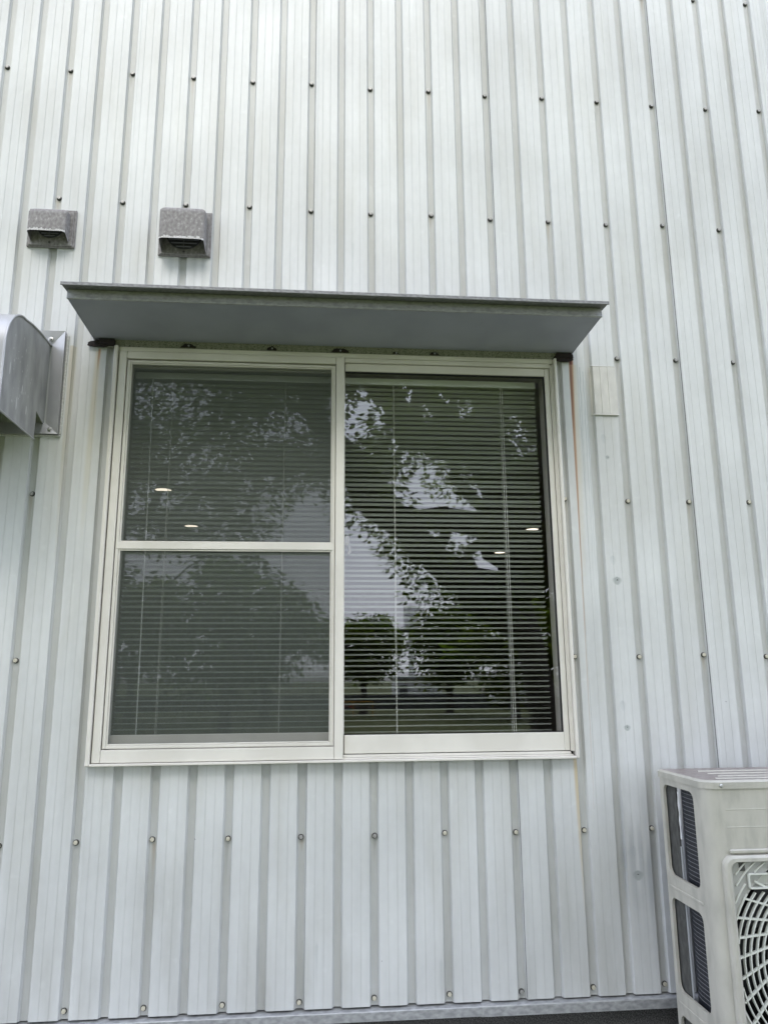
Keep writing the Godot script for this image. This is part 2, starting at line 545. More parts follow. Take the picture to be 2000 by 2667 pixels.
	M.block = mottled([[0.2, lin(0.05, 0.05, 0.05)], [0.8, lin(0.10, 0.10, 0.095)]], 0.9, 0.0, 0.05, Vector3(1, 1, 1), 55)
	M.yellow = mat(lin(0.55, 0.28, 0.02), 0.5)
	M.red = mat(lin(0.45, 0.04, 0.03), 0.4)
	M.black = mat(lin(0.02, 0.02, 0.02), 0.5)
	M.white = mat(lin(0.7, 0.7, 0.7), 0.4)
	M.silver = mat(lin(0.4, 0.41, 0.42), 0.3, 0.5)
	M.leaf = leaf_mat(Color(1, 1, 1))


func leaf_mat(c: Color) -> StandardMaterial3D:
	var m := mat(c, 0.45)
	m.vertex_color_use_as_albedo = true
	m.backlight_enabled = true
	m.backlight = Color(1.32, 1.5, 0.62)
	return m


# ---------------------------------------------------------------- the building
const WX0 := 0.036   # window opening
const WX1 := 1.862
const WY0 := 1.294
const WY1 := 2.944
const SY0 := 0.453   # lower end of the siding
const SY1 := 6.9
const PITCH := 0.135
const DEEP := 0.015

func sheet_profile(a: float, b: float) -> Array:
	# (x, z) points from a to b; the sheet begins at the right shoulder of a groove
	var out := []
	var k := int(round((a - 0.0175) / PITCH))
	var x := k * PITCH
	var last := int(round((b - 0.0175) / PITCH))
	out.append(Vector2(x + 0.0172, DEEP - 0.001))
	out.append(Vector2(x + 0.0176, DEEP + 0.0014))
	out.append(Vector2(x + 0.026, DEEP + 0.0012))
	out.append(Vector2(x + 0.030, DEEP))
	var first := true
	while k < last:
		if not first:
			out.append(Vector2(x + 0.0120, 0.0))
			out.append(Vector2(x + 0.0180, DEEP))
		first = false
		for l: float in [0.0505, 0.0845]:
			out.append(Vector2(x + l - 0.0012, DEEP))
			out.append(Vector2(x + l, DEEP - 0.0009))
			out.append(Vector2(x + l + 0.0012, DEEP))
		out.append(Vector2(x + PITCH - 0.0190, DEEP))
		out.append(Vector2(x + PITCH - 0.0155, DEEP * 0.35))
		out.append(Vector2(x + PITCH - 0.0130, DEEP * 0.22))
		out.append(Vector2(x + PITCH - 0.0112, 0.0))
		k += 1
		x = k * PITCH
	out.append(Vector2(x + 0.0115, 0.0))
	out.append(Vector2(x + 0.0162, DEEP - 0.0035))
	return out


func strip(m: MB, p: Vector2, q: Vector2, y0: float, y1: float) -> void:
	m.quad(Vector3(p.x, y0, p.y), Vector3(q.x, y0, q.y), Vector3(q.x, y1, q.y), Vector3(p.x, y1, p.y))


func screw_mesh(face: Material, body: Material) -> ArrayMesh:
	var low := MB.new()
	low.lathe_z([Vector2(0.0105, 0.0), Vector2(0.0105, 0.0026), Vector2(0.0092, 0.0038), Vector2(0.0, 0.0040)], 14)
	var side := MB.new()
	side.lathe_z([Vector2(0.0084, 0.003), Vector2(0.0084, 0.0090)], 6)
	var cap := MB.new()
	cap.lathe_z([Vector2(0.0084, 0.0090), Vector2(0.0072, 0.0106), Vector2(0.0026, 0.0110), Vector2(0.0022, 0.0104), Vector2(0.0, 0.0104)], 6)
	var m := low.mesh()
	for q: MB in [side, cap]:
		m.add_surface_from_arrays(Mesh.PRIMITIVE_TRIANGLES, q.mesh().surface_get_arrays(0))
	m.surface_set_material(0, M.washer)
	m.surface_set_material(1, body)
	m.surface_set_material(2, face)
	return m


func building() -> void:
	var wall := thing("building_wall", "pale grey ribbed metal building wall with rows of screws around the window", "wall")
	# sheets
	for k in range(-4, 8):
		var a := 0.0175 + 0.81 * k
		var pr := sheet_profile(a, a + 0.81)
		var m := MB.new()
		for i in pr.size() - 1:
			var p: Vector2 = pr[i]
			var q: Vector2 = pr[i + 1]
			var cuts := [p]
			for c: float in [WX0, WX1]:
				if p.x < c and c < q.x:
					cuts.append(p.lerp(q, (c - p.x) / (q.x - p.x)))
			cuts.append(q)
			for s in cuts.size() - 1:
				var mid: float = (cuts[s].x + cuts[s + 1].x) * 0.5
				if mid > WX0 and mid < WX1:
					strip(m, cuts[s], cuts[s + 1], SY0, WY0)
					strip(m, cuts[s], cuts[s + 1], WY1, SY1)
				else:
					strip(m, cuts[s], cuts[s + 1], SY0, SY1)
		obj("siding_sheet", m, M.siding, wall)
	# screws: every second groove, in rows along the girts
	var cream := screw_mesh(M.cream_head, M.head_side)
	var steel := screw_mesh(M.steel_head, M.steel_side)
	var rows := [4.906, 4.280, 3.633, 2.972, 2.329, 1.680, 1.026, 0.478]
	rng.seed = 77
	for j in rows.size():
		for k in range(-4, 13):
			var x := 0.27 * k
			var y: float = rows[j]
			if y > WY0 - 0.1 and y < WY1 + 0.1 and x > -0.05 and x < 1.88:
				continue
			if j == 3 and k > -3 and k < 8:
				continue
			if j == 4 and k == 7:
				y += 0.002
			var o := obj("screw", cream if (j >= 4 and rng.randf() > 0.12) else steel, null, wall, Vector3(x + rng.randf_range(-0.003, 0.003), y + rng.randf_range(-0.005, 0.005), 0.0))
			o.rotation = Vector3(rng.randf_range(-0.06, 0.06), rng.randf_range(-0.06, 0.06), rng.randf() * TAU)
	# drip flashing along the foot, in two lengths that lap
	for s: Array in [[-3.2, 1.476, 0.0, "base_flashing"], [1.462, 6.6, 0.0016, "base_flashing"]]:
		var d: float = s[2]
		var f := MB.new()
		f.prism_x([Vector2(-0.02, 0.4500 + d), Vector2(0.029 + d, 0.4425 + d), Vector2(0.031 + d, 0.4405), Vector2(0.031 + d, 0.411 - d), Vector2(0.027, 0.409 - d), Vector2(-0.02, 0.409 - d)], s[0], s[1])
		obj(s[3], f, M.flash, wall)
	obj("foundation", b1(-3.2, 6.6, -0.3, 0.405, -0.4, -0.004, 0.004), M.concrete, wall)
	# the wall's body behind the sheets, with the window opening
	var core := MB.new()
	core.box(-3.2, WX0 - 0.004, 0.41, 6.9, -0.16, -0.012, 0)
	core.box(WX1 + 0.004, 6.6, 0.41, 6.9, -0.16, -0.012, 0)
	core.box(WX0 - 0.004, WX1 + 0.004, 0.41, WY0 - 0.004, -0.16, -0.012, 0)
	core.box(WX0 - 0.004, WX1 + 0.004, WY1 + 0.004, 6.9, -0.16, -0.012, 0)
	obj("wall_core", core, M.core, wall)
	obj("eave_trim", b1(-3.3, 6.7, 6.86, 7.1, -0.2, 0.12, 0.01), M.flash, wall)
	var shell := MB.new()
	shell.box(-3.4, 6.8, 7.1, 7.3, -9.2, 0.2, 0)
	shell.box(-3.2, -3.0, 0.0, 7.1, -9.0, -0.16, 0)
	shell.box(6.4, 6.6, 0.0, 7.1, -9.0, -0.16, 0)
	shell.box(-3.0, 6.4, 0.0, 7.1, -9.0, -8.8, 0)
	obj("roof_and_sides", shell, M.core, wall)
	# the room behind the window
	struct("floor", b1(-2.99, 6.39, 0.30, 0.45, -8.79, -0.162, 0), M.room_floor)
	struct("ceiling", b1(-2.99, 6.39, 2.951, 3.10, -8.79, -0.162, 0), M.room_ceiling)
	var inner := MB.new()
	inner.box(-2.999, -2.90, 0.452, 2.949, -8.70, -0.30, 0)
	inner.box(6.30, 6.399, 0.452, 2.949, -8.70, -0.30, 0)
	inner.box(-2.90, 6.30, 0.452, 2.949, -8.799, -8.70, 0)
	inner.box(-2.90, -0.08, 0.452, 2.949, -0.20, -0.163, 0)
	inner.box(1.98, 6.30, 0.452, 2.949, -0.20, -0.163, 0)
	inner.box(-0.08, 1.98, 0.452, 1.20, -0.20, -0.163, 0)
	struct("room_wall", inner, M.room_wall)
	var spots := [[Vector3(-0.25, 2.951, -2.45), "ceiling downlight seen left of the latch stile, higher of the left pair"], [Vector3(-0.257, 2.951, -3.80), "ceiling downlight low in the left upper pane, just above the middle rail"], [Vector3(2.855, 2.951, -3.80), "bright ceiling downlight near the right edge of the right pane"], [Vector3(2.87, 2.951, -5.15), "dim farther ceiling downlight behind the right cord of the blind"]]
	for s in spots:
		var t := thing("ceiling_downlight", s[1], "ceiling light", s[0], "round downlights in the room's ceiling")
		var rim := MB.new()
		rim.lathe_z([Vector2(0.0585, 0.0), Vector2(0.074, 0.0), Vector2(0.074, 0.006), Vector2(0.0585, 0.008)], 28)
		var o := obj("rim", rim, M.white, t)
		o.rotation.x = PI / 2
		var lens := MB.new()
		lens.lathe_z([Vector2(0.058, 0.0), Vector2(0.058, 0.004), Vector2(0.0, 0.0045)], 28)
		o = obj("lamp_lens", lens, M.lamp, t)
		o.rotation.x = PI / 2
		var l := SpotLight3D.new()
		l.name = "lamp_light"
		l.light_color = Color(1.0, 0.95, 0.86)
		l.light_energy = 0.08
		l.light_size = 0.06
		l.spot_range = 12
		l.spot_attenuation = 2
		l.spot_angle = 55
		l.shadow_enabled = true
		l.position = Vector3(0, -0.012, 0)
		l.rotation.x = -PI / 2
		t.add_child(l, true)


# ---------------------------------------------------------------- the window
func window() -> void:
	var w := thing("sliding_window", "cream aluminium two-pane sliding window with an insect screen on its left half", "window")
	var f: StandardMaterial3D = M.frame
	# outer frame
	var jl := MB.new()
	jl.box(0.0185, 0.0345, 1.2925, 2.9465, -0.002, 0.046, 0.0025)
	jl.box(0.030, 0.0375, 1.294, 2.944, -0.15, 0.004, 0.001)
	obj("jamb", jl, f, w)
	var jr := MB.new()
	jr.box(1.8625, 1.8745, 1.2925, 2.9465, -0.002, 0.046, 0.0025)
	jr.box(1.8485, 1.8618, 1.3185, 2.9225, -0.15, 0.024, 0.001)
	jr.box(1.8562, 1.8619, 1.3185, 2.9225, 0.0, 0.030, 0.001)
	obj("jamb", jr, f, w)
	var hd := MB.new()
	hd.box(0.0352, 1.8618, 2.9262, 2.9445, -0.15, 0.031, 0.0015)
	hd.box(0.0362, 1.8610, 2.9447, 2.9462, 0.0, 0.0305, 0.0005)
	hd.box(0.963, 1.8480, 2.9078, 2.9250, -0.15, 0.0285, 0.001)
	obj("head", hd, f, w)
	var sl := MB.new()
	sl.box(0.0352, 1.8618, 1.2922, 1.3012, -0.15, 0.049, 0.0015)
	sl.box(0.0390, 1.8560, 1.3018, 1.3072, -0.15, 0.030, 0.001)
	sl.box(0.9630, 1.8482, 1.3078, 1.3176, -0.15, 0.0245, 0.001)
	obj("sill", sl, f, w)
	# the fixed surround of the left half
	var tr := part("surround", w)
	obj("stile", b1(0.0388, 0.0690, 1.3036, 2.9245, 0.004, 0.0362), f, tr)
	obj("stile", b1(0.9278, 0.9615, 1.3030, 2.9250, 0.004, 0.0372), f, tr)
	obj("rail", b1(0.0699, 0.9270, 1.3036, 1.3490, 0.004, 0.0358), f, tr)
	obj("rail", b1(0.0699, 0.9270, 2.8950, 2.9245, 0.004, 0.0358), f, tr)
	# insect screen
	var sc := part("insect_screen", w)
	for x: Array in [[0.0725, 0.0845, 0.0, 0.005], [0.9135, 0.9255, -0.005, 0.0]]:
		var m := MB.new()
		m.box(x[0], x[1], 1.3530, 2.8895, 0.012, 0.0300, 0.0012)
		m.box(x[0] + maxf(0, 0.0126) if x[3] > 0 else x[0] - 0.0056, x[0] + 0.0182 if x[3] > 0 else x[0] - 0.0006, 1.3585, 2.8840, 0.013, 0.0268, 0.001)
		obj("stile", m, f, sc)
	for y: Array in [[1.3530, 1.3635, 1], [2.8790, 2.8895, -1]]:
		var m := MB.new()
		m.box(0.0851, 0.9129, y[0], y[1], 0.012, 0.0296, 0.0012)
		if y[2] > 0:
			m.box(0.0912, 0.9072, y[1] + 0.0006, y[1] + 0.0056, 0.013, 0.0266, 0.001)
		else:
			m.box(0.0912, 0.9072, y[0] - 0.0056, y[0] - 0.0006, 0.013, 0.0266, 0.001)
		obj("rail", m, f, sc)
	var mr := MB.new()
	mr.box(0.0732, 0.9248, 2.1020, 2.1280, 0.012, 0.0312, 0.0012)
	mr.box(0.0855, 0.9125, 2.0955, 2.1014, 0.012, 0.0272, 0.001)
	mr.box(0.0855, 0.9125, 2.1286, 2.1345, 0.012, 0.0272, 0.001)
	obj("middle_rail", mr, f, sc)
	var ms := MB.new()
	ms.quad(Vector3(0.088, 1.366, 0.021), Vector3(0.910, 1.366, 0.021), Vector3(0.910, 2.099, 0.021), Vector3(0.088, 2.099, 0.021))
	obj("screen_mesh", ms, M.mesh, sc)
	var ms2 := MB.new()
	ms2.quad(Vector3(0.088, 2.131, 0.021), Vector3(0.910, 2.131, 0.021), Vector3(0.910, 2.878, 0.021), Vector3(0.088, 2.878, 0.021))
	obj("screen_mesh", ms2, M.mesh, sc)
	# left sash, behind the screen
	var ls := part("sash", w)
	obj("stile", b1(0.0450, 0.0860, 1.3200, 2.9200, -0.034, -0.008), f, ls)
	obj("stile", b1(0.9200, 0.9600, 1.3200, 2.9200, -0.034, -0.008), f, ls)
	obj("rail", b1(0.0868, 0.9192, 1.3200, 1.3985, -0.034, -0.0084), f, ls)
	obj("rail", b1(0.0868, 0.9192, 2.8760, 2.9200, -0.034, -0.0084), f, ls)
	obj("glass_pane", b1(0.0840, 0.9220, 1.3960, 2.8780, -0.024, -0.018, 0), M.glass, ls)
	# right sash
	var rs := part("sash", w)
	obj("stile", b1(1.8262, 1.8466, 1.3206, 2.9058, -0.006, 0.0192), f, rs)
	obj("stile", b1(0.9260, 0.9660, 1.3206, 2.9058, -0.008, 0.0028), f, rs)
	obj("rail", b1(0.9665, 1.8256, 1.3206, 1.3890, -0.006, 0.0186), f, rs)
	obj("rail", b1(0.9665, 1.8256, 2.8722, 2.9058, -0.006, 0.0186), f, rs)
	var gk := MB.new()
	gk.box(0.9668, 1.8250, 1.3892, 1.3915, -0.004, 0.0120, 0)
	gk.box(0.9668, 1.8250, 2.8690, 2.8719, -0.004, 0.0120, 0)
	gk.box(1.8232, 1.8260, 1.3918, 2.8688, -0.004, 0.0120, 0)
	obj("gasket", gk, M.gasket, rs)
	obj("glass_pane", b1(0.9640, 1.8256, 1.3895, 2.8710, 0.000, 0.006, 0), M.glass, rs)
	# crescent latch on the meeting stiles, seen through the glass
	var lt := part("latch", w)
	obj("latch_body", b1(0.9662, 0.9860, 2.128, 2.168, -0.034, -0.012, 0.003), M.latch, lt)
	var lev := MB.new()
	lev.tube([Vector3(0.972, 2.150, -0.036), Vector3(0.984, 2.132, -0.040), Vector3(0.989, 2.110, -0.038), Vector3(0.982, 2.096, -0.034)], [0.005, 0.007, 0.008, 0.006], 8)
	obj("lever", lev, M.latch, lt)
	# lining of the opening, inside
	var ln := MB.new()
	ln.box(-0.06, 0.034, 1.25, 2.96, -0.165, -0.152, 0.001)
	ln.box(1.864, 1.96, 1.25, 2.96, -0.165, -0.152, 0.001)
	obj("lining", ln, M.room_wall, w)


func blind() -> void:
	var t := thing("venetian_blind", "grey horizontal slat blind hanging inside the window with thin cords", "window blind")
	var X0 := 0.080
	var X1 := 1.811
	var zc := -0.088
	var hr := MB.new()
	hr.box(X0, X1, 2.851, 2.880, zc - 0.018, zc + 0.016, 0.002)
	obj("headrail", hr, M.slat, t)
	# one slat: a shallow arc, its outer edge raised
	var m := MB.new()
	var tilt := deg_to_rad(14.0)
	var top := []
	var bot := []
	for i in 7:
		var s := -0.0125 + 0.025 * i / 6.0
		var crown := 0.0016 * (1.0 - pow(s / 0.0125, 2.0))
		var q := Vector2(s, crown).rotated(tilt)
		top.append([Vector3(X0, q.y + 0.00012, q.x), Vector3(X1, q.y + 0.00012, q.x)])
		bot.append([Vector3(X0, q.y - 0.00012, q.x), Vector3(X1, q.y - 0.00012, q.x)])
	m.sheet(top, false)
	m.sheet(bot, true)
	var sm := m.mesh()
	rng.seed = 3
	var y := 2.833
	while y > 1.372:
		var o := obj("slat", sm, M.slat, t, Vector3(rng.randf_range(-0.001, 0.001), y, zc))
		o.rotation = Vector3(rng.randf_range(-0.06, 0.06), 0, rng.randf_range(-0.0011, 0.0011))
		y -= 0.0215
	obj("bottom_rail", b1(X0, X1, 1.338, 1.354, zc - 0.012, zc + 0.012, 0.003), M.slat, t)
	for x: float in [0.241, 0.713, 1.180, 1.651]:
		for s: float in [-1.0, 1.0]:
			obj("ladder_cord", b1(x - 0.0008, x + 0.0008, 1.354, 2.851, zc + s * 0.0138 - 0.0006, zc + s * 0.0138 + 0.0006, 0), M.cord, t)
	obj("ladder_cord", b1(1.659, 1.6606, 1.354, 2.851, zc + 0.0132, zc + 0.0144, 0), M.cord, t)
	var wand := MB.new()
	wand.tube([Vector3(0.158, 2.85, zc + 0.024), Vector3(0.165, 2.3, zc + 0.022), Vector3(0.172, 1.36, zc + 0.024)], [0.0022, 0.0022, 0.0024], 6)
	obj("tilt_wand", wand, M.slat, t)
	var beads := MB.new()
	for i in 6:
		beads.box(0.1305 - i * 0.0006, 0.1335 - i * 0.0006, 2.555 - i * 0.021, 2.562 - i * 0.021, zc + 0.02, zc + 0.023, 0.0005)
	obj("bead_chain", beads, M.white, t)


# ---------------------------------------------------------------- canopy
func canopy() -> void:
	var t := thing("window_canopy", "dark grey sheet metal canopy projecting over the top of the window", "canopy")
	var r := MB.new()
	r.prism_x([Vector2(0.016, 3.052), Vector2(0.424, 3.0195), Vector2(0.4295, 3.0165), Vector2(0.4300, 3.0045), Vector2(0.4268, 3.0035), Vector2(0.4255, 3.0105), Vector2(0.016, 3.0440)], -0.082, 1.966)
	obj("roof_sheet", r, M.roof, t)
	var fa := MB.new()
	fa.prism_x([Vector2(0.376, 3.012), Vector2(0.3795, 3.012), Vector2(0.3815, 2.996), Vector2(0.3850, 2.9790), Vector2(0.3855, 2.9752), Vector2(0.3835, 2.9735), Vector2(0.376, 2.9740)], -0.071, 1.953)
	obj("fascia", fa, M.zinc, t)
	obj("soffit", b1(-0.0690, 1.9510, 2.9775, 2.9805, 0.0165, 0.3755, 0.0008), M.soffit, t)
	for x: float in [-0.0705, 1.9505]:
		obj("side_plate", b1(x, x + 0.002, 2.9760, 3.0150, 0.0165, 0.3755, 0.0005), M.soffit, t)
	# rough mortar-like flange that fixes it to the wall
	rng.seed = 9
	var fl := MB.new()
	var lo := []
	var hi := []
	for i in 121:
		var x := lerpf(-0.045, 1.945, i / 120.0)
		lo.append(Vector3(x, 2.9462 + rng.randf_range(-0.0012, 0.0016), 0.0245 + rng.randf_range(0.0, 0.002)))
		hi.append(Vector3(x, 2.9776, 0.0265 + rng.randf_range(0.0, 0.002)))
	var back := []
	for p: Vector3 in lo:
		back.append(Vector3(p.x, p.y, 0.012))
	fl.sheet([back, lo, hi])
	obj("wall_flange", fl, M.flange, t)
	# half-moon rust patches with a screw in each
	for q: Array in [[-0.048, 0.044, 0.014, 2.9570], [0.313, 0.028, 0.0190, 2.9500], [0.657, 0.018, 0.0185, 2.9495], [0.943, 0.034, 0.0180, 2.9490], [1.345, 0.018, 0.0150, 2.9500], [1.180, 0.013, 0.0110, 2.9500], [1.912, 0.042, 0.0170, 2.9560]]:
		var rm := MB.new()
		var c := Vector3(q[0], q[3], 0.0305)
		var rim := []
		var out := []
		for i in 17:
			var a := PI * i / 16.0 if absf(q[0] - 0.93) < 0.9 else TAU * i / 16.0
			var k := rng.randf_range(0.86, 1.12)
			rim.append(c + Vector3(cos(a) * q[1] * k, sin(a) * q[2] * k, 0.0))
			out.append(c + Vector3(cos(a) * q[1] * k * 1.1, sin(a) * q[2] * k * 1.1, -0.004))
		for i in 16:
			rm.tri(c + Vector3(0, 0, 0.002), rim[i], rim[i + 1])
			rm.quad(rim[i], out[i], out[i + 1], rim[i + 1])
		var pt := obj("rust_patch", rm, M.rust, t)
		if q[1] > 0.012:
			var s := MB.new()
			s.lathe_z([Vector2(0.0042, 0.0), Vector2(0.0042, 0.0016), Vector2(0.0015, 0.0022), Vector2(0.0, 0.001)], 12, c + Vector3(0.002, q[2] * 0.45 if absf(q[0] - 0.93) < 0.9 else 0.004, 0.001))
			obj("screw", s, M.wire, pt)
	# corroded ends that hang below the soffit
	var e := MB.new()
	e.prism_x([Vector2(0.010, 2.972), Vector2(0.046, 2.973), Vector2(0.042, 2.955), Vector2(0.028, 2.949), Vector2(0.010, 2.949)], -0.046, 0.0175)
	e.box(-0.068, -0.044, 2.958, 2.972, 0.010, 0.040, 0.005)
	obj("end_bracket", e, M.rust, t)
	var e2 := MB.new()
	e2.prism_x([Vector2(0.010, 2.972), Vector2(0.042, 2.973), Vector2(0.038, 2.957), Vector2(0.026, 2.950), Vector2(0.010, 2.950)], 1.877, 1.944)
	e2.box(1.940, 1.953, 2.950, 2.971, 0.010, 0.042, 0.004)
	obj("end_bracket", e2, M.rust, t)


# ---------------------------------------------------------------- vents
func vent(called: String, label: String, at: Vector3, pw: float, ph: float, hx0: float, hx1: float, depth: float, lip: float, top: float, cr: float, cy: float) -> void:
	# at: centre of the wall plate's foot; all else relative to it
	var t := thing(called, label, "vent", at, "small grey vent hoods above the window")
	var z0 := 0.010
	obj("back_plate", b1(-pw / 2, pw / 2, 0, ph, 0, z0, 0.003), M.vent, t)
	obj("rim", b1(-pw / 2 + 0.008, pw / 2 - 0.008, 0.004, ph - 0.008, z0, z0 + 0.006, 0.004), M.vent, t)
	# hood: side profile rounded at the top, open below; the front's upper corners are rounded too
	var rows := []
	var steps := 26
	var prof := [Vector2(z0, top + 0.012)]
	for i in 9:
		var a := PI / 2 * (1.0 - i / 8.0)
		prof.append(Vector2(depth - 0.040 + 0.040 * cos(a), top - 0.028 + 0.038 * sin(a)))
	prof.append(Vector2(depth + 0.002, lerpf(top, lip, 0.5)))
	prof.append(Vector2(depth + 0.004, lip + 0.012))
	prof.append(Vector2(depth + 0.005, lip))
	for q: Vector2 in prof:
		var row := []
		for i in steps + 1:
			var u := -1.0 + 2.0 * i / steps
			var cx := lerpf(hx0, hx1, (u + 1) / 2)
			var e := pow(absf(u), 14.0)
			row.append(Vector3(cx, q.y - 0.010 * e * clampf((q.y - lip) / (top - lip), 0, 1), lerpf(q.x, minf(q.x, depth - 0.007), e)))
		rows.append(row)
	var h := MB.new()
	h.sheet(rows, true)
	var hood := obj("hood", h, M.vent, t)
	# side cheeks
	for s in 2:
		var ck := MB.new()
		var x := hx0 if s == 0 else hx1
		for i in prof.size() - 1:
			var p: Vector3 = rows[i][0 if s == 0 else steps]
			var q: Vector3 = rows[i + 1][0 if s == 0 else steps]
			var pb := Vector3(x, lerpf(top + 0.012, lip - 0.02, float(i) / (prof.size() - 1)), z0)
			var qb := Vector3(x, lerpf(top + 0.012, lip - 0.02, float(i + 1) / (prof.size() - 1)), z0)
			if s == 0:
				ck.quad(pb, qb, q, p)
			else:
				ck.quad(p, q, qb, pb)
		obj("cheek", ck, M.vent, hood)
	# chalky drip edge along the hood's lip
	var le := MB.new()
	rng.seed = int(at.x * 1000) + 99
	for i in steps:
		var a: Vector3 = rows[prof.size() - 1][i] + Vector3(0, -0.0008, 0.0012)
		var b: Vector3 = rows[prof.size() - 1][i + 1] + Vector3(0, -0.0008, 0.0012)
		var hgt := rng.randf_range(0.004, 0.013)
		le.quad(a, b, b + Vector3(0, hgt, 0.0002), a + Vector3(0, hgt, 0.0002))
	obj("chalky_edge", le, M.vent_chalk, hood)
	# round louvred opening in the plate
	var ring := MB.new()
	ring.lathe_z([Vector2(cr + 0.004, z0 + 0.0062), Vector2(cr + 0.004, z0 + 0.010), Vector2(cr, z0 + 0.010), Vector2(cr, z0 + 0.0066), Vector2(0.0, z0 + 0.0066)], 32, Vector3((hx0 + hx1) / 2, cy, 0))
	var gr := obj("louvre_ring", ring, M.louvre, t)
	var nb := 9
	for i in nb:
		var y := cy - cr + (i + 0.5) * 2 * cr / nb
		var hw := sqrt(maxf(0.0, cr * cr - (y - cy) * (y - cy))) - 0.001
		if hw > 0.01:
			obj("louvre_blade", b1((hx0 + hx1) / 2 - hw, (hx0 + hx1) / 2 + hw, y - 0.0018, y + 0.0018, z0 + 0.0068, z0 + 0.0135, 0.0005), M.blade, gr)
	obj("louvre_bar", b1((hx0 + hx1) / 2 - 0.0015, (hx0 + hx1) / 2 + 0.0015, cy - cr, cy + cr, z0 + 0.0138, z0 + 0.0155, 0.0004), M.blade, gr)
	var s := MB.new()
	s.lathe_z([Vector2(0.005, 0.0), Vector2(0.005, 0.003), Vector2(0.0, 0.004)], 10, Vector3((hx0 + hx1) / 2, 0.018, z0 + 0.006))
	obj("screw", s, M.washer, t)


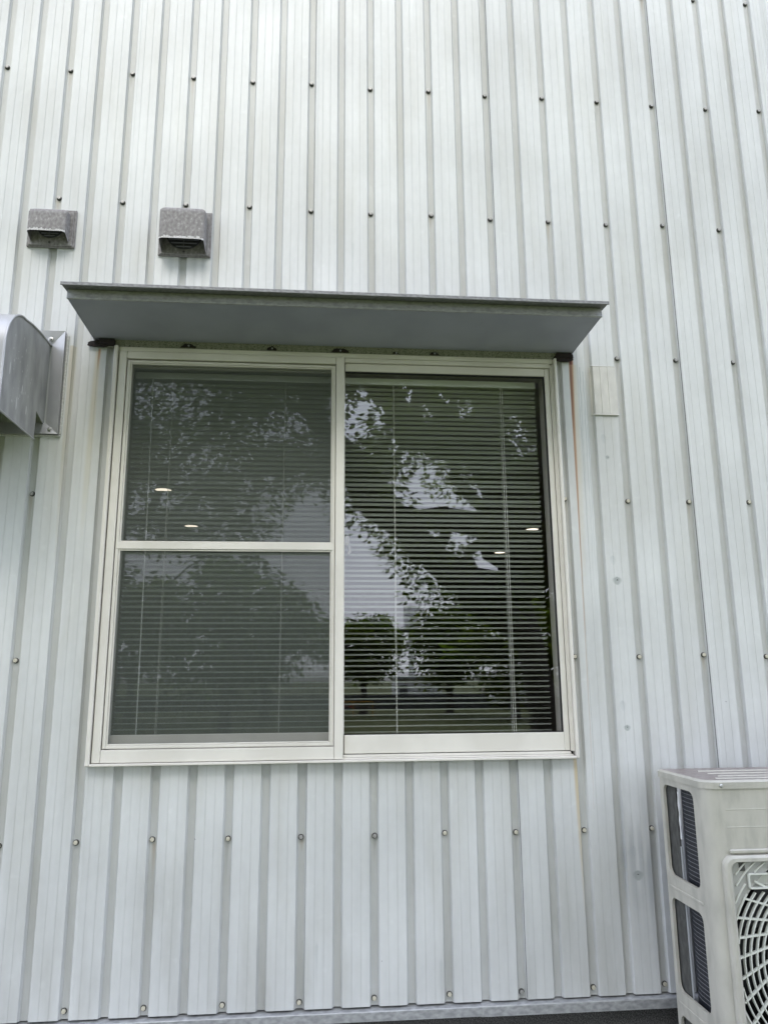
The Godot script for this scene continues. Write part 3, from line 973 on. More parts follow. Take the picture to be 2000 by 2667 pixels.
func exhaust_hood() -> void:
	var t := thing("exhaust_hood", "large stainless exhaust hood with rounded top bolted to the wall left of the window", "exhaust hood", Vector3(-0.45, 2.562, 0.0))
	var off := Vector3(-0.45, 2.562, 0.0)
	var X0 := -0.70 + 0.45
	var X1 := -0.184 + 0.45
	# wall plate: a pressed frame, creased from its corners
	var p := MB.new()
	var H := 0.444
	var zo := 0.034
	var zi := 0.020
	var o := [Vector3(X0, 0, zo), Vector3(X1 + 0.003, 0.002, zo), Vector3(X1, H, zo), Vector3(X0, H, zo)]
	var n := [Vector3(X0 + 0.05, 0.05, zi), Vector3(X1 - 0.050, 0.05, zi), Vector3(X1 - 0.052, H - 0.058, zi), Vector3(X0 + 0.05, H - 0.058, zi)]
	for i in 4:
		var a: Vector3 = o[i]
		var b: Vector3 = o[(i + 1) % 4]
		p.quad(a, b, n[(i + 1) % 4], n[i])
		p.quad(b, a, Vector3(a.x, a.y, 0.004), Vector3(b.x, b.y, 0.004))
	obj("wall_plate", p, M.stainless, t)
	var sl := MB.new()
	sl.box(X1 + 0.0036, X1 + 0.013, 0.004, H - 0.012, 0.012, 0.021, 0.003)
	sl.box(X0, X1 + 0.010, -0.006, 0.0006, 0.010, 0.024, 0.002)
	obj("sealant_bead", sl, M.sealant, t)
	# body: right side plate
	var sx := -0.243 + 0.45
	var prof := [Vector2(0.012, 2.947)]
	prof.append(Vector2(0.12, 2.947))
	prof.append(Vector2(0.22, 2.940))
	for i in 13:
		var a := PI / 2 * (1.0 - i / 12.0)
		prof.append(Vector2(0.290 + 0.165 * cos(a), 2.757 + 0.170 * sin(a)))
	prof.append_array([Vector2(0.4550, 2.640), Vector2(0.4540, 2.535), Vector2(0.4460, 2.517), Vector2(0.107, 2.517), Vector2(0.107, 2.632), Vector2(0.012, 2.605)])
	var pr := prof.map(func(q): return Vector2(q.x, q.y - off.y))
	var side := MB.new()
	side.prism_x(pr, sx - 0.0025, sx)
	obj("side_plate", side, M.splashed, t)
	var side2 := MB.new()
	side2.prism_x(pr, X0 + 0.044, X0 + 0.0465)
	obj("side_plate", side2, M.splashed, t)
	# rolled cover over top and front
	var rows := []
	for i in range(0, 18):
		var q: Vector2 = pr[i]
		rows.append([Vector3(X0 + 0.040, q.y + 0.002, q.x + 0.002), Vector3(sx + 0.003, q.y + 0.002, q.x + 0.002)])
	var cov := MB.new()
	cov.sheet(rows, true)
	obj("rolled_cover", cov, M.stainless, t)
	# bead where cover and side meet
	var path := []
	var rad := []
	for i in range(0, 19):
		path.append(Vector3(sx + 0.001, pr[i].y + 0.0005, pr[i].x + 0.0005))
		rad.append(0.0045)
	path.append(Vector3(sx + 0.001, pr[19].y, pr[19].x))
	rad.append(0.003)
	var bead := MB.new()
	bead.tube(path, rad, 8)
	obj("edge_bead", bead, M.stainless, t)
	# dried lime splashes on the side plate
	var sp := MB.new()
	rng.seed = 41
	for i in 46:
		var zz := rng.randfn(0.30, 0.07)
		var yy := rng.randf_range(2.56, 2.88) - off.y
		if zz > 0.42 or zz < 0.15:
			continue
		var big := i < 4
		var rz := rng.randf_range(0.004, 0.006) if big else rng.randf_range(0.0008, 0.0022)
		var ry := rng.randf_range(0.016, 0.032) if big else rz * rng.randf_range(1.2, 4.0)
		for k in 10:
			var a := TAU * k / 10.0
			var b := TAU * (k + 1) / 10.0
			sp.tri(Vector3(sx + 0.0006, yy, zz), Vector3(sx + 0.0004, yy + sin(b) * ry, zz + cos(b) * rz), Vector3(sx + 0.0004, yy + sin(a) * ry, zz + cos(a) * rz))
	obj("lime_splashes", sp, M.lime, t).set_meta("kind", "stuff")
	var low := MB.new()
	low.prism_x([Vector2(0.43, 2.517 - off.y), Vector2(0.456, 2.517 - off.y), Vector2(0.456, 2.505 - off.y), Vector2(0.43, 2.509 - off.y)], X0 + 0.045, sx - 0.003)
	obj("drip_lip", low, M.stainless, t)
	var dk := MB.new()
	dk.quad(Vector3(X0 + 0.05, 0.12, 0.02), Vector3(sx - 0.01, 0.12, 0.02), Vector3(sx - 0.01, 0.12, 0.44), Vector3(X0 + 0.05, 0.12, 0.44))
	obj("inner_screen", dk, M.louvre, t)
	for q: Vector2 in [Vector2(-0.241, 2.970), Vector2(-0.214, 2.583), Vector2(-0.66, 2.970), Vector2(-0.66, 2.583)]:
		var b := MB.new()
		b.lathe_z([Vector2(0.0098, 0.0), Vector2(0.0098, 0.003), Vector2(0.0070, 0.0036)], 16, Vector3(q.x, q.y, 0.026) - off)
		b.lathe_z([Vector2(0.0064, 0.003), Vector2(0.0064, 0.011), Vector2(0.004, 0.0125), Vector2(0.0, 0.013)], 6, Vector3(q.x, q.y, 0.026) - off)
		obj("bolt", b, M.bolt, t)


func cover_plate() -> void:
	var t := thing("cover_plate", "small cream rectangular cover plate on a wall rib right of the window", "cover plate", Vector3(2.09, 2.704, 0.016))
	var m := MB.new()
	var y1 := 0.219
	# folded sheet (x, z) relative to the crest
	var p := [Vector2(-0.0600, -0.014), Vector2(-0.0520, -0.0135), Vector2(-0.0478, 0.0052), Vector2(-0.0180, 0.0056), Vector2(-0.0165, 0.0072), Vector2(-0.0150, 0.0056), Vector2(0.0160, 0.0056), Vector2(0.0175, 0.0072), Vector2(0.0190, 0.0056), Vector2(0.0540, 0.0052), Vector2(0.0548, 0.0)]
	for i in p.size() - 1:
		strip(m, p[i], p[i + 1], 0.002, y1)
		var a: Vector2 = p[i]
		var b: Vector2 = p[i + 1]
		m.quad(Vector3(a.x, 0.002, a.y), Vector3(a.x, 0.002, a.y - 0.004), Vector3(b.x, 0.002, b.y - 0.004), Vector3(b.x, 0.002, b.y))
		m.quad(Vector3(b.x, y1, b.y), Vector3(b.x, y1, b.y - 0.004), Vector3(a.x, y1, a.y - 0.004), Vector3(a.x, y1, a.y))
	obj("folded_plate", m, M.cover, t)
	obj("bottom_lip", b1(-0.056, 0.0552, -0.0035, 0.0015, -0.001, 0.0068, 0.001), M.cover, t)
	obj("top_lip", b1(-0.0600, 0.0548, y1 + 0.0004, y1 + 0.003, -0.001, 0.0064, 0.0008), M.cover, t)


# ---------------------------------------------------------------- outdoor unit
func rounded(w0: float, w1: float, h0: float, h1: float, r: float, seg := 6) -> PackedVector2Array:
	var out := PackedVector2Array()
	for c: Array in [[w1 - r, h1 - r, 0.0], [w0 + r, h1 - r, PI / 2], [w0 + r, h0 + r, PI], [w1 - r, h0 + r, 3 * PI / 2]]:
		for i in seg + 1:
			var a: float = c[2] + PI / 2 * i / seg
			out.append(Vector2(c[0] + cos(a) * r, c[1] + sin(a) * r))
	return out


# a plate in (u, v) with rounded holes, of thickness d; place maps (u, v, depth) into space
func plate(m: MB, u0: float, u1: float, v0: float, v1: float, holes: Array, d: float, place: Callable) -> void:
	var vs := [v0]
	for h: Array in holes:
		vs.append((h[2] as float))
		vs.append((h[3] as float))
	vs.append(v1)
	vs.sort()
	var face := func(poly: PackedVector2Array) -> void:
		var tr := Geometry2D.triangulate_polygon(poly)
		for i in range(0, tr.size(), 3):
			var a := poly[tr[i]]
			var b := poly[tr[i + 1]]
			var c := poly[tr[i + 2]]
			if (b - a).cross(c - a) < 0:
				var w := b
				b = c
				c = w
			m.tri(place.call(a.x, a.y, 0.0), place.call(b.x, b.y, 0.0), place.call(c.x, c.y, 0.0))
	for i in range(0, vs.size() - 1, 2):
		face.call(PackedVector2Array([Vector2(u0, vs[i]), Vector2(u1, vs[i]), Vector2(u1, vs[i + 1]), Vector2(u0, vs[i + 1])]))
	for h: Array in holes:
		var loop := rounded(h[0], h[1], h[2], h[3], h[4])
		var k := loop.size()
		var um: float = (h[0] + h[1]) / 2
		var right := PackedVector2Array([Vector2(um, h[2]), Vector2(u1, h[2]), Vector2(u1, h[3]), Vector2(um, h[3])])
		var left := PackedVector2Array([Vector2(um, h[3]), Vector2(u0, h[3]), Vector2(u0, h[2]), Vector2(um, h[2])])
		for half: Array in [[right, 1], [left, 0]]:
			var poly: PackedVector2Array = half[0]
			var pts := []
			for q in loop:
				if (half[1] == 1 and q.x >= um) or (half[1] == 0 and q.x <= um):
					pts.append(q)
			# walk the half loop in the sense that closes the polygon
			pts.sort_custom(func(a, b): return atan2(a.y - (h[2] + h[3]) / 2, (a.x - um) * (1 if half[1] else -1)) > atan2(b.y - (h[2] + h[3]) / 2, (b.x - um) * (1 if half[1] else -1)))
			if half[1] == 0:
				pts.reverse()
			var merged := PackedVector2Array()
			for q in poly:
				merged.append(q)
			for q: Vector2 in pts:
				if q.distance_to(merged[merged.size() - 1]) > 1e-5:
					merged.append(q)
			if merged[merged.size() - 1].distance_to(merged[0]) < 1e-5:
				merged.remove_at(merged.size() - 1)
			face.call(merged)
		for i in k:
			var a := loop[i]
			var b := loop[(i + 1) % k]
			m.quad(place.call(a.x, a.y, 0.0), place.call(a.x, a.y, d), place.call(b.x, b.y, d), place.call(b.x, b.y, 0.0))


func outdoor_unit() -> void:
	var at := Vector3(2.13, 0.0, 0.17)
	var t := thing("air_conditioner", "weathered cream outdoor air conditioner unit with a round fan guard at lower right", "air conditioner", at)
	var W := 0.95
	var D := 0.34
	var y0 := 0.12
	var y1 := 1.236
	var R := 0.045
	# left side with three openings; u runs from back to front
	var m := MB.new()
	var side := func(u: float, v: float, d: float) -> Vector3: return Vector3(d, v, u)
	plate(m, 0.0, D - R, y0, y1, [[0.026, 0.254, 0.907, 1.214, 0.028], [0.024, 0.252, 0.531, 0.832, 0.028], [0.022, 0.250, 0.155, 0.455, 0.028]], 0.010, side)
	obj("side_panel", m, M.cabinet, t)
	for y: float in [0.866, 0.490]:
		obj("pressed_rib", b1(-0.0022, 0.001, y - 0.005, y + 0.005, 0.018, 0.262, 0.002), M.cabinet, t)
	# rounded corner and front
	var rows := []
	for y: float in [y0, y1]:
		var row := []
		for i in 13:
			var a := PI + (PI / 2) * -i / 12.0
			row.append(Vector3(R + R * cos(a), y, D - R + R * sin(a)))
		rows.append(row)
	var cm := MB.new()
	cm.sheet(rows, false)
	obj("corner_panel", cm, M.cabinet, t)
	var fy := 0.71
	var fx := 0.375
	var fm := MB.new()
	var front := func(u: float, v: float, d: float) -> Vector3: return Vector3(u, v, D - d)
	plate(fm, R, W, y0, y1, [[0.048, 0.702, fy - 0.312, fy + 0.312, 0.03]], 0.012, front)
	obj("front_panel", fm, M.cabinet, t)
	for y: float in [1.171, 1.116]:
		var pr := MB.new()
		pr.prism_x([Vector2(D - 0.001, y + 0.006), Vector2(D + 0.0007, y), Vector2(D - 0.001, y - 0.006)], 0.066, W - 0.03)
		obj("pressed_rib", pr, M.cabinet, t)
	obj("trim_bar", b1(0.064, W - 0.2, 1.0372, 1.0500, D + 0.0004, D + 0.010, 0.003), M.cabinet, t)
	var sh := MB.new()
	sh.box(0.886, W, y0, y1, 0, D - 0.02, 0.004)
	sh.box(0.02, W, y0 - 0.004, y0 + 0.01, 0.01, D - 0.01, 0.003)
	obj("right_side", sh, M.cabinet, t)
	# lid
	var lid := MB.new()
	var out := PackedVector2Array()
	var inn := PackedVector2Array()
	for g: float in [0.004, -0.006]:
		var l := PackedVector2Array([Vector2(W + g, -0.004 - g), Vector2(-g, -0.004 - g)])
		l = PackedVector2Array([Vector2(-g, -0.002)])
		for i in 9:
			var a := PI - PI / 2 * i / 8.0
			l.append(Vector2(R + (R + g) * cos(a), D - R + (R + g) * sin(a)))
		l.append(Vector2(W + g, D + g))
		l.append(Vector2(W + g, -0.002))
		if g > 0:
			out = l
		else:
			inn = l
	var k := out.size()
	for i in k:
		var j := (i + 1) % k
		var a := out[i]
		var b := out[j]
		lid.quad(Vector3(a.x, 1.2360, a.y), Vector3(b.x, 1.2360, b.y), Vector3(b.x, 1.2560, b.y), Vector3(a.x, 1.2560, a.y))
		lid.quad(Vector3(a.x, 1.2560, a.y), Vector3(b.x, 1.2560, b.y), Vector3(inn[j].x, 1.2625, inn[j].y), Vector3(inn[i].x, 1.2625, inn[i].y))
		lid.quad(Vector3(b.x, 1.2360, b.y), Vector3(a.x, 1.2360, a.y), Vector3(inn[i].x, 1.2362, inn[i].y), Vector3(inn[j].x, 1.2362, inn[j].y))
	var ld := obj("lid", lid, M.cabinet, t)
	var tp := MB.new()
	var tri := Geometry2D.triangulate_polygon(inn)
	for i in range(0, tri.size(), 3):
		var a := inn[tri[i]]
		var b := inn[tri[i + 1]]
		var c := inn[tri[i + 2]]
		if (b - a).cross(c - a) > 0:
			var w := b
			b = c
			c = w
		tp.tri(Vector3(a.x, 1.2625, a.y), Vector3(b.x, 1.2625, b.y), Vector3(c.x, 1.2625, c.y))
	obj("lid_top", tp, M.lid_top, ld)
	for z: float in [0.10, 0.17, 0.24, 0.30]:
		var rb := MB.new()
		rb.prism_x([Vector2(z - 0.006, 1.2628), Vector2(z, 1.2660), Vector2(z + 0.006, 1.2628)], 0.10 if z < 0.25 else 0.06, W - 0.08)
		obj("lid_rib", rb, M.cabinet, ld)
	for q: Array in [[Vector3(0.056, 1.246, D + 0.0045), 0.0055], [Vector3(0.60, 1.246, D + 0.0045), 0.0055]]:
		var s := MB.new()
		s.lathe_z([Vector2(0.0062, 0.0), Vector2(0.0062, 0.002), Vector2(0.004, 0.0042), Vector2(0.0, 0.0045)], 12, q[0])
		obj("screw", s, M.bolt, t)
	# raised frame round the fan, with rounded corners
	var frm := MB.new()
	var loops := []
	for q: Array in [[0.034, 0.716, fy - 0.328, fy + 0.324, 0.036, D + 0.0006], [0.036, 0.714, fy - 0.326, fy + 0.322, 0.034, D + 0.013], [0.043, 0.707, fy - 0.319, fy + 0.315, 0.030, D + 0.019], [0.054, 0.696, fy - 0.309, fy + 0.305, 0.026, D + 0.0195], [0.063, 0.690, fy - 0.304, fy + 0.302, 0.022, D + 0.010], [0.063, 0.690, fy - 0.304, fy + 0.302, 0.022, D - 0.014]]:
		var row := []
		for p in rounded(q[0], q[1], q[2], q[3], q[4]):
			row.append(Vector3(p.x, p.y, q[5]))
		loops.append(row)
	for i in loops.size() - 1:
		var c: int = loops[i].size()
		for j in c:
			frm.quad(loops[i][j], loops[i][(j + 1) % c], loops[i + 1][(j + 1) % c], loops[i + 1][j])
	obj("fan_frame", frm, M.cabinet, t)
	# guard: corner panels, rings and slanting spokes
	var gd := part("fan_guard", t)
	var u0 := 0.0635
	var u1 := 0.6895
	var v0 := fy - 0.3035
	var v1 := fy + 0.3015
	var cp := MB.new()
	var rr := 0.333
	for q: Array in [[u0, v1, PI / 2, PI], [u1, v1, 0.0, PI / 2], [u0, v0, PI, 3 * PI / 2], [u1, v0, 3 * PI / 2, TAU]]:
		var c := Vector3(q[0], q[1], D + 0.002)
		for i in 16:
			var a := lerpf(q[2], q[3], i / 16.0)
			var b := lerpf(q[2], q[3], (i + 1) / 16.0)
			var pa := Vector3(clampf(fx + rr * cos(a), u0, u1), clampf(fy + rr * sin(a), v0, v1), D + 0.002)
			var pb := Vector3(clampf(fx + rr * cos(b), u0, u1), clampf(fy + rr * sin(b), v0, v1), D + 0.002)
			cp.tri(c, pb, pa)
			cp.quad(pb, pa, pa - Vector3(0, 0, 0.03), pb - Vector3(0, 0, 0.03))
	obj("corner_plate", cp, M.guard_panel, gd)
	var r := 0.421
	while r > 0.06:
		var segs := 96
		var run := []
		for i in segs + 1:
			var a := TAU * i / segs
			var p := Vector3(fx + r * cos(a), fy + r * sin(a), D + 0.0085)
			var inside := p.x > u0 - 0.001 and p.x < u1 + 0.001 and p.y > v0 - 0.001 and p.y < v1 + 0.001
			if inside and p.x > 0.1145 and p.y > 0.9305 and p.y < 0.978 and p.x < 0.2375:
				inside = false
			if inside:
				run.append(p)
			if (not inside or i == segs) and run.size() > 1:
				var gm := MB.new()
				ribbon(gm, run, Vector3(fx, fy, 0), 0.0033, 0.012)
				obj("ring", gm, M.guard, gd)
			if not inside:
				run = []
		r -= 0.0208
	for i in 33:
		var a := TAU * (i + 0.33) / 33
		var p := Vector3(fx + 0.342 * cos(a), fy + 0.342 * sin(a), D + 0.0065)
		var dirv := Vector3(-cos(a), -sin(a), 0).rotated(Vector3(0, 0, 1), deg_to_rad(18.0))
		var q := p + dirv * (0.22 if i % 2 else 0.28)
		while p.x < u0 or p.x > u1 or p.y < v0 or p.y > v1:
			p += dirv * 0.004
		if p.y > 0.99:
			continue
		var sp := MB.new()
		var sd := dirv.cross(Vector3(0, 0, 1)) * 0.0029
		var dz := Vector3(0, 0, 0.010)
		sp.quad(p - sd, p + sd, q + sd, q - sd)
		sp.quad(p + sd, p + sd - dz, q + sd - dz, q + sd)
		sp.quad(p - sd - dz, p - sd, q - sd, q - sd - dz)
		obj("spoke", sp, M.guard, gd)
	# finger recess: a boxed handle let into the guard, and the slot above it
	var hd := MB.new()
	var hl := []
	for q: Array in [[0.114, 0.238, 0.930, 0.978, 0.008, 0.005], [0.115, 0.237, 0.931, 0.977, 0.008, 0.0125], [0.119, 0.233, 0.935, 0.973, 0.006, 0.0125], [0.120, 0.232, 0.936, 0.972, 0.006, -0.020]]:
		var row := []
		for p in rounded(q[0], q[1], q[2], q[3], q[4], 4):
			row.append(Vector3(p.x, p.y, D + q[5]))
		hl.append(row)
	for i in hl.size() - 1:
		var c: int = hl[i].size()
		for j in c:
			hd.quad(hl[i][j], hl[i][(j + 1) % c], hl[i + 1][(j + 1) % c], hl[i + 1][j])
	hd.box(0.119, 0.233, 0.935, 0.973, D - 0.024, D - 0.019, 0)
	obj("handle_recess", hd, M.guard, gd)
	obj("slot", b1(0.090, 0.110, 0.984, 1.0118, D + 0.0022, D + 0.0042, 0.0008), M.inner_panel, gd)
	# fan and the dark inside
	var ft := part("fan", t)
	var hub := MB.new()
	hub.lathe_z([Vector2(0.07, -0.06), Vector2(0.07, 0.0), Vector2(0.05, 0.015), Vector2(0.0, 0.02)], 20, Vector3(fx, fy, D - 0.07))
	obj("hub", hub, M.fan, ft)
	for b in 3:
		var grid := []
		for i in 7:
			var row := []
			var rad := lerpf(0.06, 0.295, i / 6.0)
			for j in 9:
				var ph := b * TAU / 3 + lerpf(-0.55, 0.5, j / 8.0) + i * 0.06
				row.append(Vector3(fx + rad * cos(ph), fy + rad * sin(ph), D - 0.06 - 0.08 * j / 8.0))
			grid.append(row)
		var bm := MB.new()
		bm.sheet(grid, true)
		obj("blade", bm, M.fan, ft)
	var ins := MB.new()
	ins.lathe_z([Vector2(0.31, -0.02), Vector2(0.31, -0.16)], 40, Vector3(fx, fy, D))
	ins.box(0.07, W - 0.01, y0 + 0.01, y1 - 0.01, 0.10, 0.12, 0)
	obj("shroud", ins, M.dark, t)
	# heat exchanger: a coil that bends round the back corner, wires across its face
	var prof := []
	for q: Vector2 in [Vector2(0.030, 0.315), Vector2(0.030, 0.14)]:
		prof.append(q)
	for i in 7:
		var a := PI + PI / 2 * i / 6.0
		prof.append(Vector2(0.100 + 0.070 * cos(a), 0.118 + 0.070 * sin(a)))
	prof.append(Vector2(0.5, 0.048))
	prof.append(Vector2(W - 0.03, 0.048))
	var cg := []
	for y: float in [y0 + 0.02, y1 - 0.012]:
		var row := []
		for q: Vector2 in prof:
			row.append(Vector3(q.x, y, q.y))
		cg.append(row)
	var co := MB.new()
	co.sheet(cg, true)
	var cl := obj("heat_exchanger", co, M.coil, t)
	for o: Array in [[0.907, 1.214], [0.531, 0.832], [0.155, 0.455]]:
		var y: float = o[0] + 0.008
		while y < o[1]:
			var wm := MB.new()
			wm.tube([Vector3(0.026, y, 0.31), Vector3(0.026, y, 0.14), Vector3(0.034, y, 0.095), Vector3(0.055, y, 0.064)], [0.0009, 0.0009, 0.0009, 0.0009], 4, false)
			obj("wire", wm, M.wire, cl)
			y += 0.0140
	# dark back post; pale strips stand in for the wall seen through the gap
	var bp := MB.new()
	bp.box(0.016, 0.024, y0 + 0.01, y1 - 0.004, 0.004, 0.088, 0.001)
	obj("back_post", bp, M.inner_panel, t)
	obj("wall_glimpse_lower", b1(0.0175, 0.022, y0 + 0.02, 1.01, 0.0886, 0.0985, 0.001), M.wall_glimpse_grey, t)
	var wav := MB.new()
	for i in 16:
		var y := 1.035 + i * 0.010
		var w := 0.0045 + 0.0018 * sin(i * 1.25)
		wav.quad(Vector3(0.020, y, 0.097 - w + 0.0012 * sin(i * 0.9)), Vector3(0.020, y, 0.097 + w), Vector3(0.020, y + 0.010, 0.097 + 0.0045 + 0.0018 * sin((i + 1) * 1.25)), Vector3(0.020, y + 0.010, 0.097 - 0.0045 - 0.0018 * sin((i + 1) * 1.25) + 0.0012 * sin((i + 1) * 0.9)))
	obj("wall_glimpse_upper", wav, M.white, t)
	for x: float in [0.12, 0.72]:
		obj("foot", b1(x, x + 0.1, 0.062, y0 - 0.003, 0.0, D + 0.03, 0.004), M.cabinet, t)
	var pad := obj("concrete_pad", b1(2.05, 3.16, 0.003, 0.061, 0.10, 0.60, 0.01), M.concrete)
	tag(pad, "concrete pad on the ground under the outdoor air conditioner", "pad")


# a flat rib along a run of points round a centre
func ribbon(m: MB, run: Array, c: Vector3, w: float, d: float) -> void:
	for i in run.size() - 1:
		var a: Vector3 = run[i]
		var b: Vector3 = run[i + 1]
		var ra := Vector3(a.x - c.x, a.y - c.y, 0).normalized() * w * 0.5
		var rb := Vector3(b.x - c.x, b.y - c.y, 0).normalized() * w * 0.5
		var dz := Vector3(0, 0, d)
		m.quad(a + ra, b + rb, b - rb, a - ra)
		m.quad(a + ra - dz, b + rb - dz, b + rb, a + ra)
		m.quad(a - ra, b - rb, b - rb - dz, a - ra - dz)


# ---------------------------------------------------------------- the park behind the camera
func leaf_mesh(s: float) -> ArrayMesh:
	var st := SurfaceTool.new()
	st.begin(Mesh.PRIMITIVE_TRIANGLES)
	var p := [Vector3(0, 0, 0), Vector3(0.27, 0.07, 0.35), Vector3(0.22, 0.06, 0.72), Vector3(0, -0.10, 1.0), Vector3(-0.22, 0.06, 0.72), Vector3(-0.27, 0.07, 0.35), Vector3(0, 0.0, 0.5)]
	for f: Array in [[0, 1, 6], [1, 2, 6], [2, 3, 6], [3, 4, 6], [4, 5, 6], [5, 0, 6]]:
		for i: int in f:
			st.set_color(Color.WHITE)
			st.add_vertex(p[i] * s)
	st.generate_normals()
	return st.commit()


func tree(label: String, at: Vector3, trunk: Array, trunk_r: float, crown_c: Vector3, crown_r: Vector3, clusters: int, leaves: int, cl_r: float, leaf: ArrayMesh, tone: Color, sd: int) -> Node3D:
	var r := RandomNumberGenerator.new()
	r.seed = sd
	var t := thing("tree", label, "tree", at, "trees on the lawn")
	# the skeleton: trunk points first, then each cluster hangs on the nearest node
	var nodes: Array[Vector3] = []
	var par: Array[int] = []
	for i in trunk.size():
		nodes.append(trunk[i])
		par.append(i - 1)
	var centers := []
	var tries := 0
	while centers.size() < clusters and tries < clusters * 60:
		tries += 1
		var d := Vector3(r.randfn(), r.randfn(), r.randfn()).normalized() * pow(r.randf(), 0.42)
		var p := crown_c + d * crown_r
		var ok := true
		for q: Vector3 in centers:
			if q.distance_to(p) < cl_r * 0.85:
				ok = false
				break
		if ok:
			centers.append(p)
	var topn: Vector3 = trunk[trunk.size() - 1]
	centers.sort_custom(func(a, b): return a.distance_to(topn) < b.distance_to(topn))
	var tips: Array[int] = []
	for c: Vector3 in centers:
		var best := -1
		var bd := 1e9
		for i in range(maxi(1, trunk.size() - 3), nodes.size()):
			var dd := nodes[i].distance_to(c) + (0.6 if nodes[i].y > c.y else 0.0)
			if dd < bd:
				bd = dd
				best = i
		var from := nodes[best]
		var mid := from.lerp(c, 0.5) + Vector3(r.randf_range(-0.12, 0.12), 0.10 * bd, r.randf_range(-0.12, 0.12)) * minf(1.0, bd * 0.6)
		nodes.append(mid)
		par.append(best)
		nodes.append(c)
		par.append(nodes.size() - 2)
		tips.append(nodes.size() - 1)
	var load_ := PackedFloat32Array()
	load_.resize(nodes.size())
	for i in range(nodes.size() - 1, -1, -1):
		load_[i] += 1.0
		if par[i] >= 0:
			load_[par[i]] += load_[i]
	var tm := MB.new()
	var rad := []
	for i in trunk.size():
		rad.append(trunk_r * lerpf(1.25 if i == 0 else 1.0, 0.62, float(i) / (trunk.size() - 1)))
	tm.tube(trunk, rad, 14)
	obj("trunk", tm, M.bark, t)
	var bm := MB.new()
	var unit := trunk_r * 0.62 / sqrt(maxf(1.0, load_[trunk.size() - 1]))
	for i in range(trunk.size(), nodes.size()):
		var a := maxf(0.006, unit * sqrt(load_[i]) * 1.05)
		var p := nodes[par[i]]
		bm.tube([p, p.lerp(nodes[i], 0.5) + Vector3(0, r.randf_range(-0.03, 0.05), 0), nodes[i]], [maxf(a, minf(a * 1.25, trunk_r)), a, a * 0.9], 6, false)
	# twigs
	for i in tips:
		for k in 7:
			var d := Vector3(r.randfn(), r.randfn() * 0.7, r.randfn()).normalized() * cl_r * r.randf_range(0.6, 1.1)
			var e := nodes[i] + d
			bm.tube([nodes[i], nodes[i] + d * 0.55 + Vector3(0, 0.06, 0), e + Vector3(0, -0.06, 0)], [0.009, 0.006, 0.002], 4, false)
	var bo := obj("branches", bm, M.bark, t)
	bo.set_meta("kind", "stuff")
	var mm := MultiMesh.new()
	mm.transform_format = MultiMesh.TRANSFORM_3D
	mm.use_colors = true
	mm.mesh = leaf
	mm.instance_count = tips.size() * leaves
	var buf := PackedFloat32Array()
	buf.resize(mm.instance_count * 16)
	var w := 0
	for i in tips:
		var shade := r.randf_range(0.7, 1.3)
		var yel := r.randf_range(0.0, 0.35)
		for k in leaves:
			var d := Vector3(r.randfn(), r.randfn() * 0.62, r.randfn()).normalized() * pow(r.randf(), 0.45)
			var p := nodes[i] + d * cl_r * Vector3(1.15, 0.8, 1.15)
			var dirv := Vector3(d.x + r.randfn() * 0.6, -0.55 + r.randfn() * 0.45, d.z + r.randfn() * 0.6).normalized()
			var side := dirv.cross(Vector3(r.randfn() * 0.5, 1, r.randfn() * 0.5)).normalized()
			var up := side.cross(dirv)
			var s := r.randf_range(0.65, 1.2)
			var bb := [side * s, -up * s, dirv * s]
			for row in 3:
				for c in 3:
					buf[w + row * 4 + c] = bb[c][row]
				buf[w + row * 4 + 3] = p[row]
			var g := shade * r.randf_range(0.75, 1.25)
			buf[w + 12] = tone.r * g * (1.0 + yel)
			buf[w + 13] = tone.g * g
			buf[w + 14] = tone.b * g
			buf[w + 15] = 1.0
			w += 16
	mm.buffer = buf
	var cr := MultiMeshInstance3D.new()
	cr.name = "crown"
	cr.multimesh = mm
	cr.material_override = M.leaf
	cr.set_meta("kind", "stuff")
	t.add_child(cr, true)
	return t


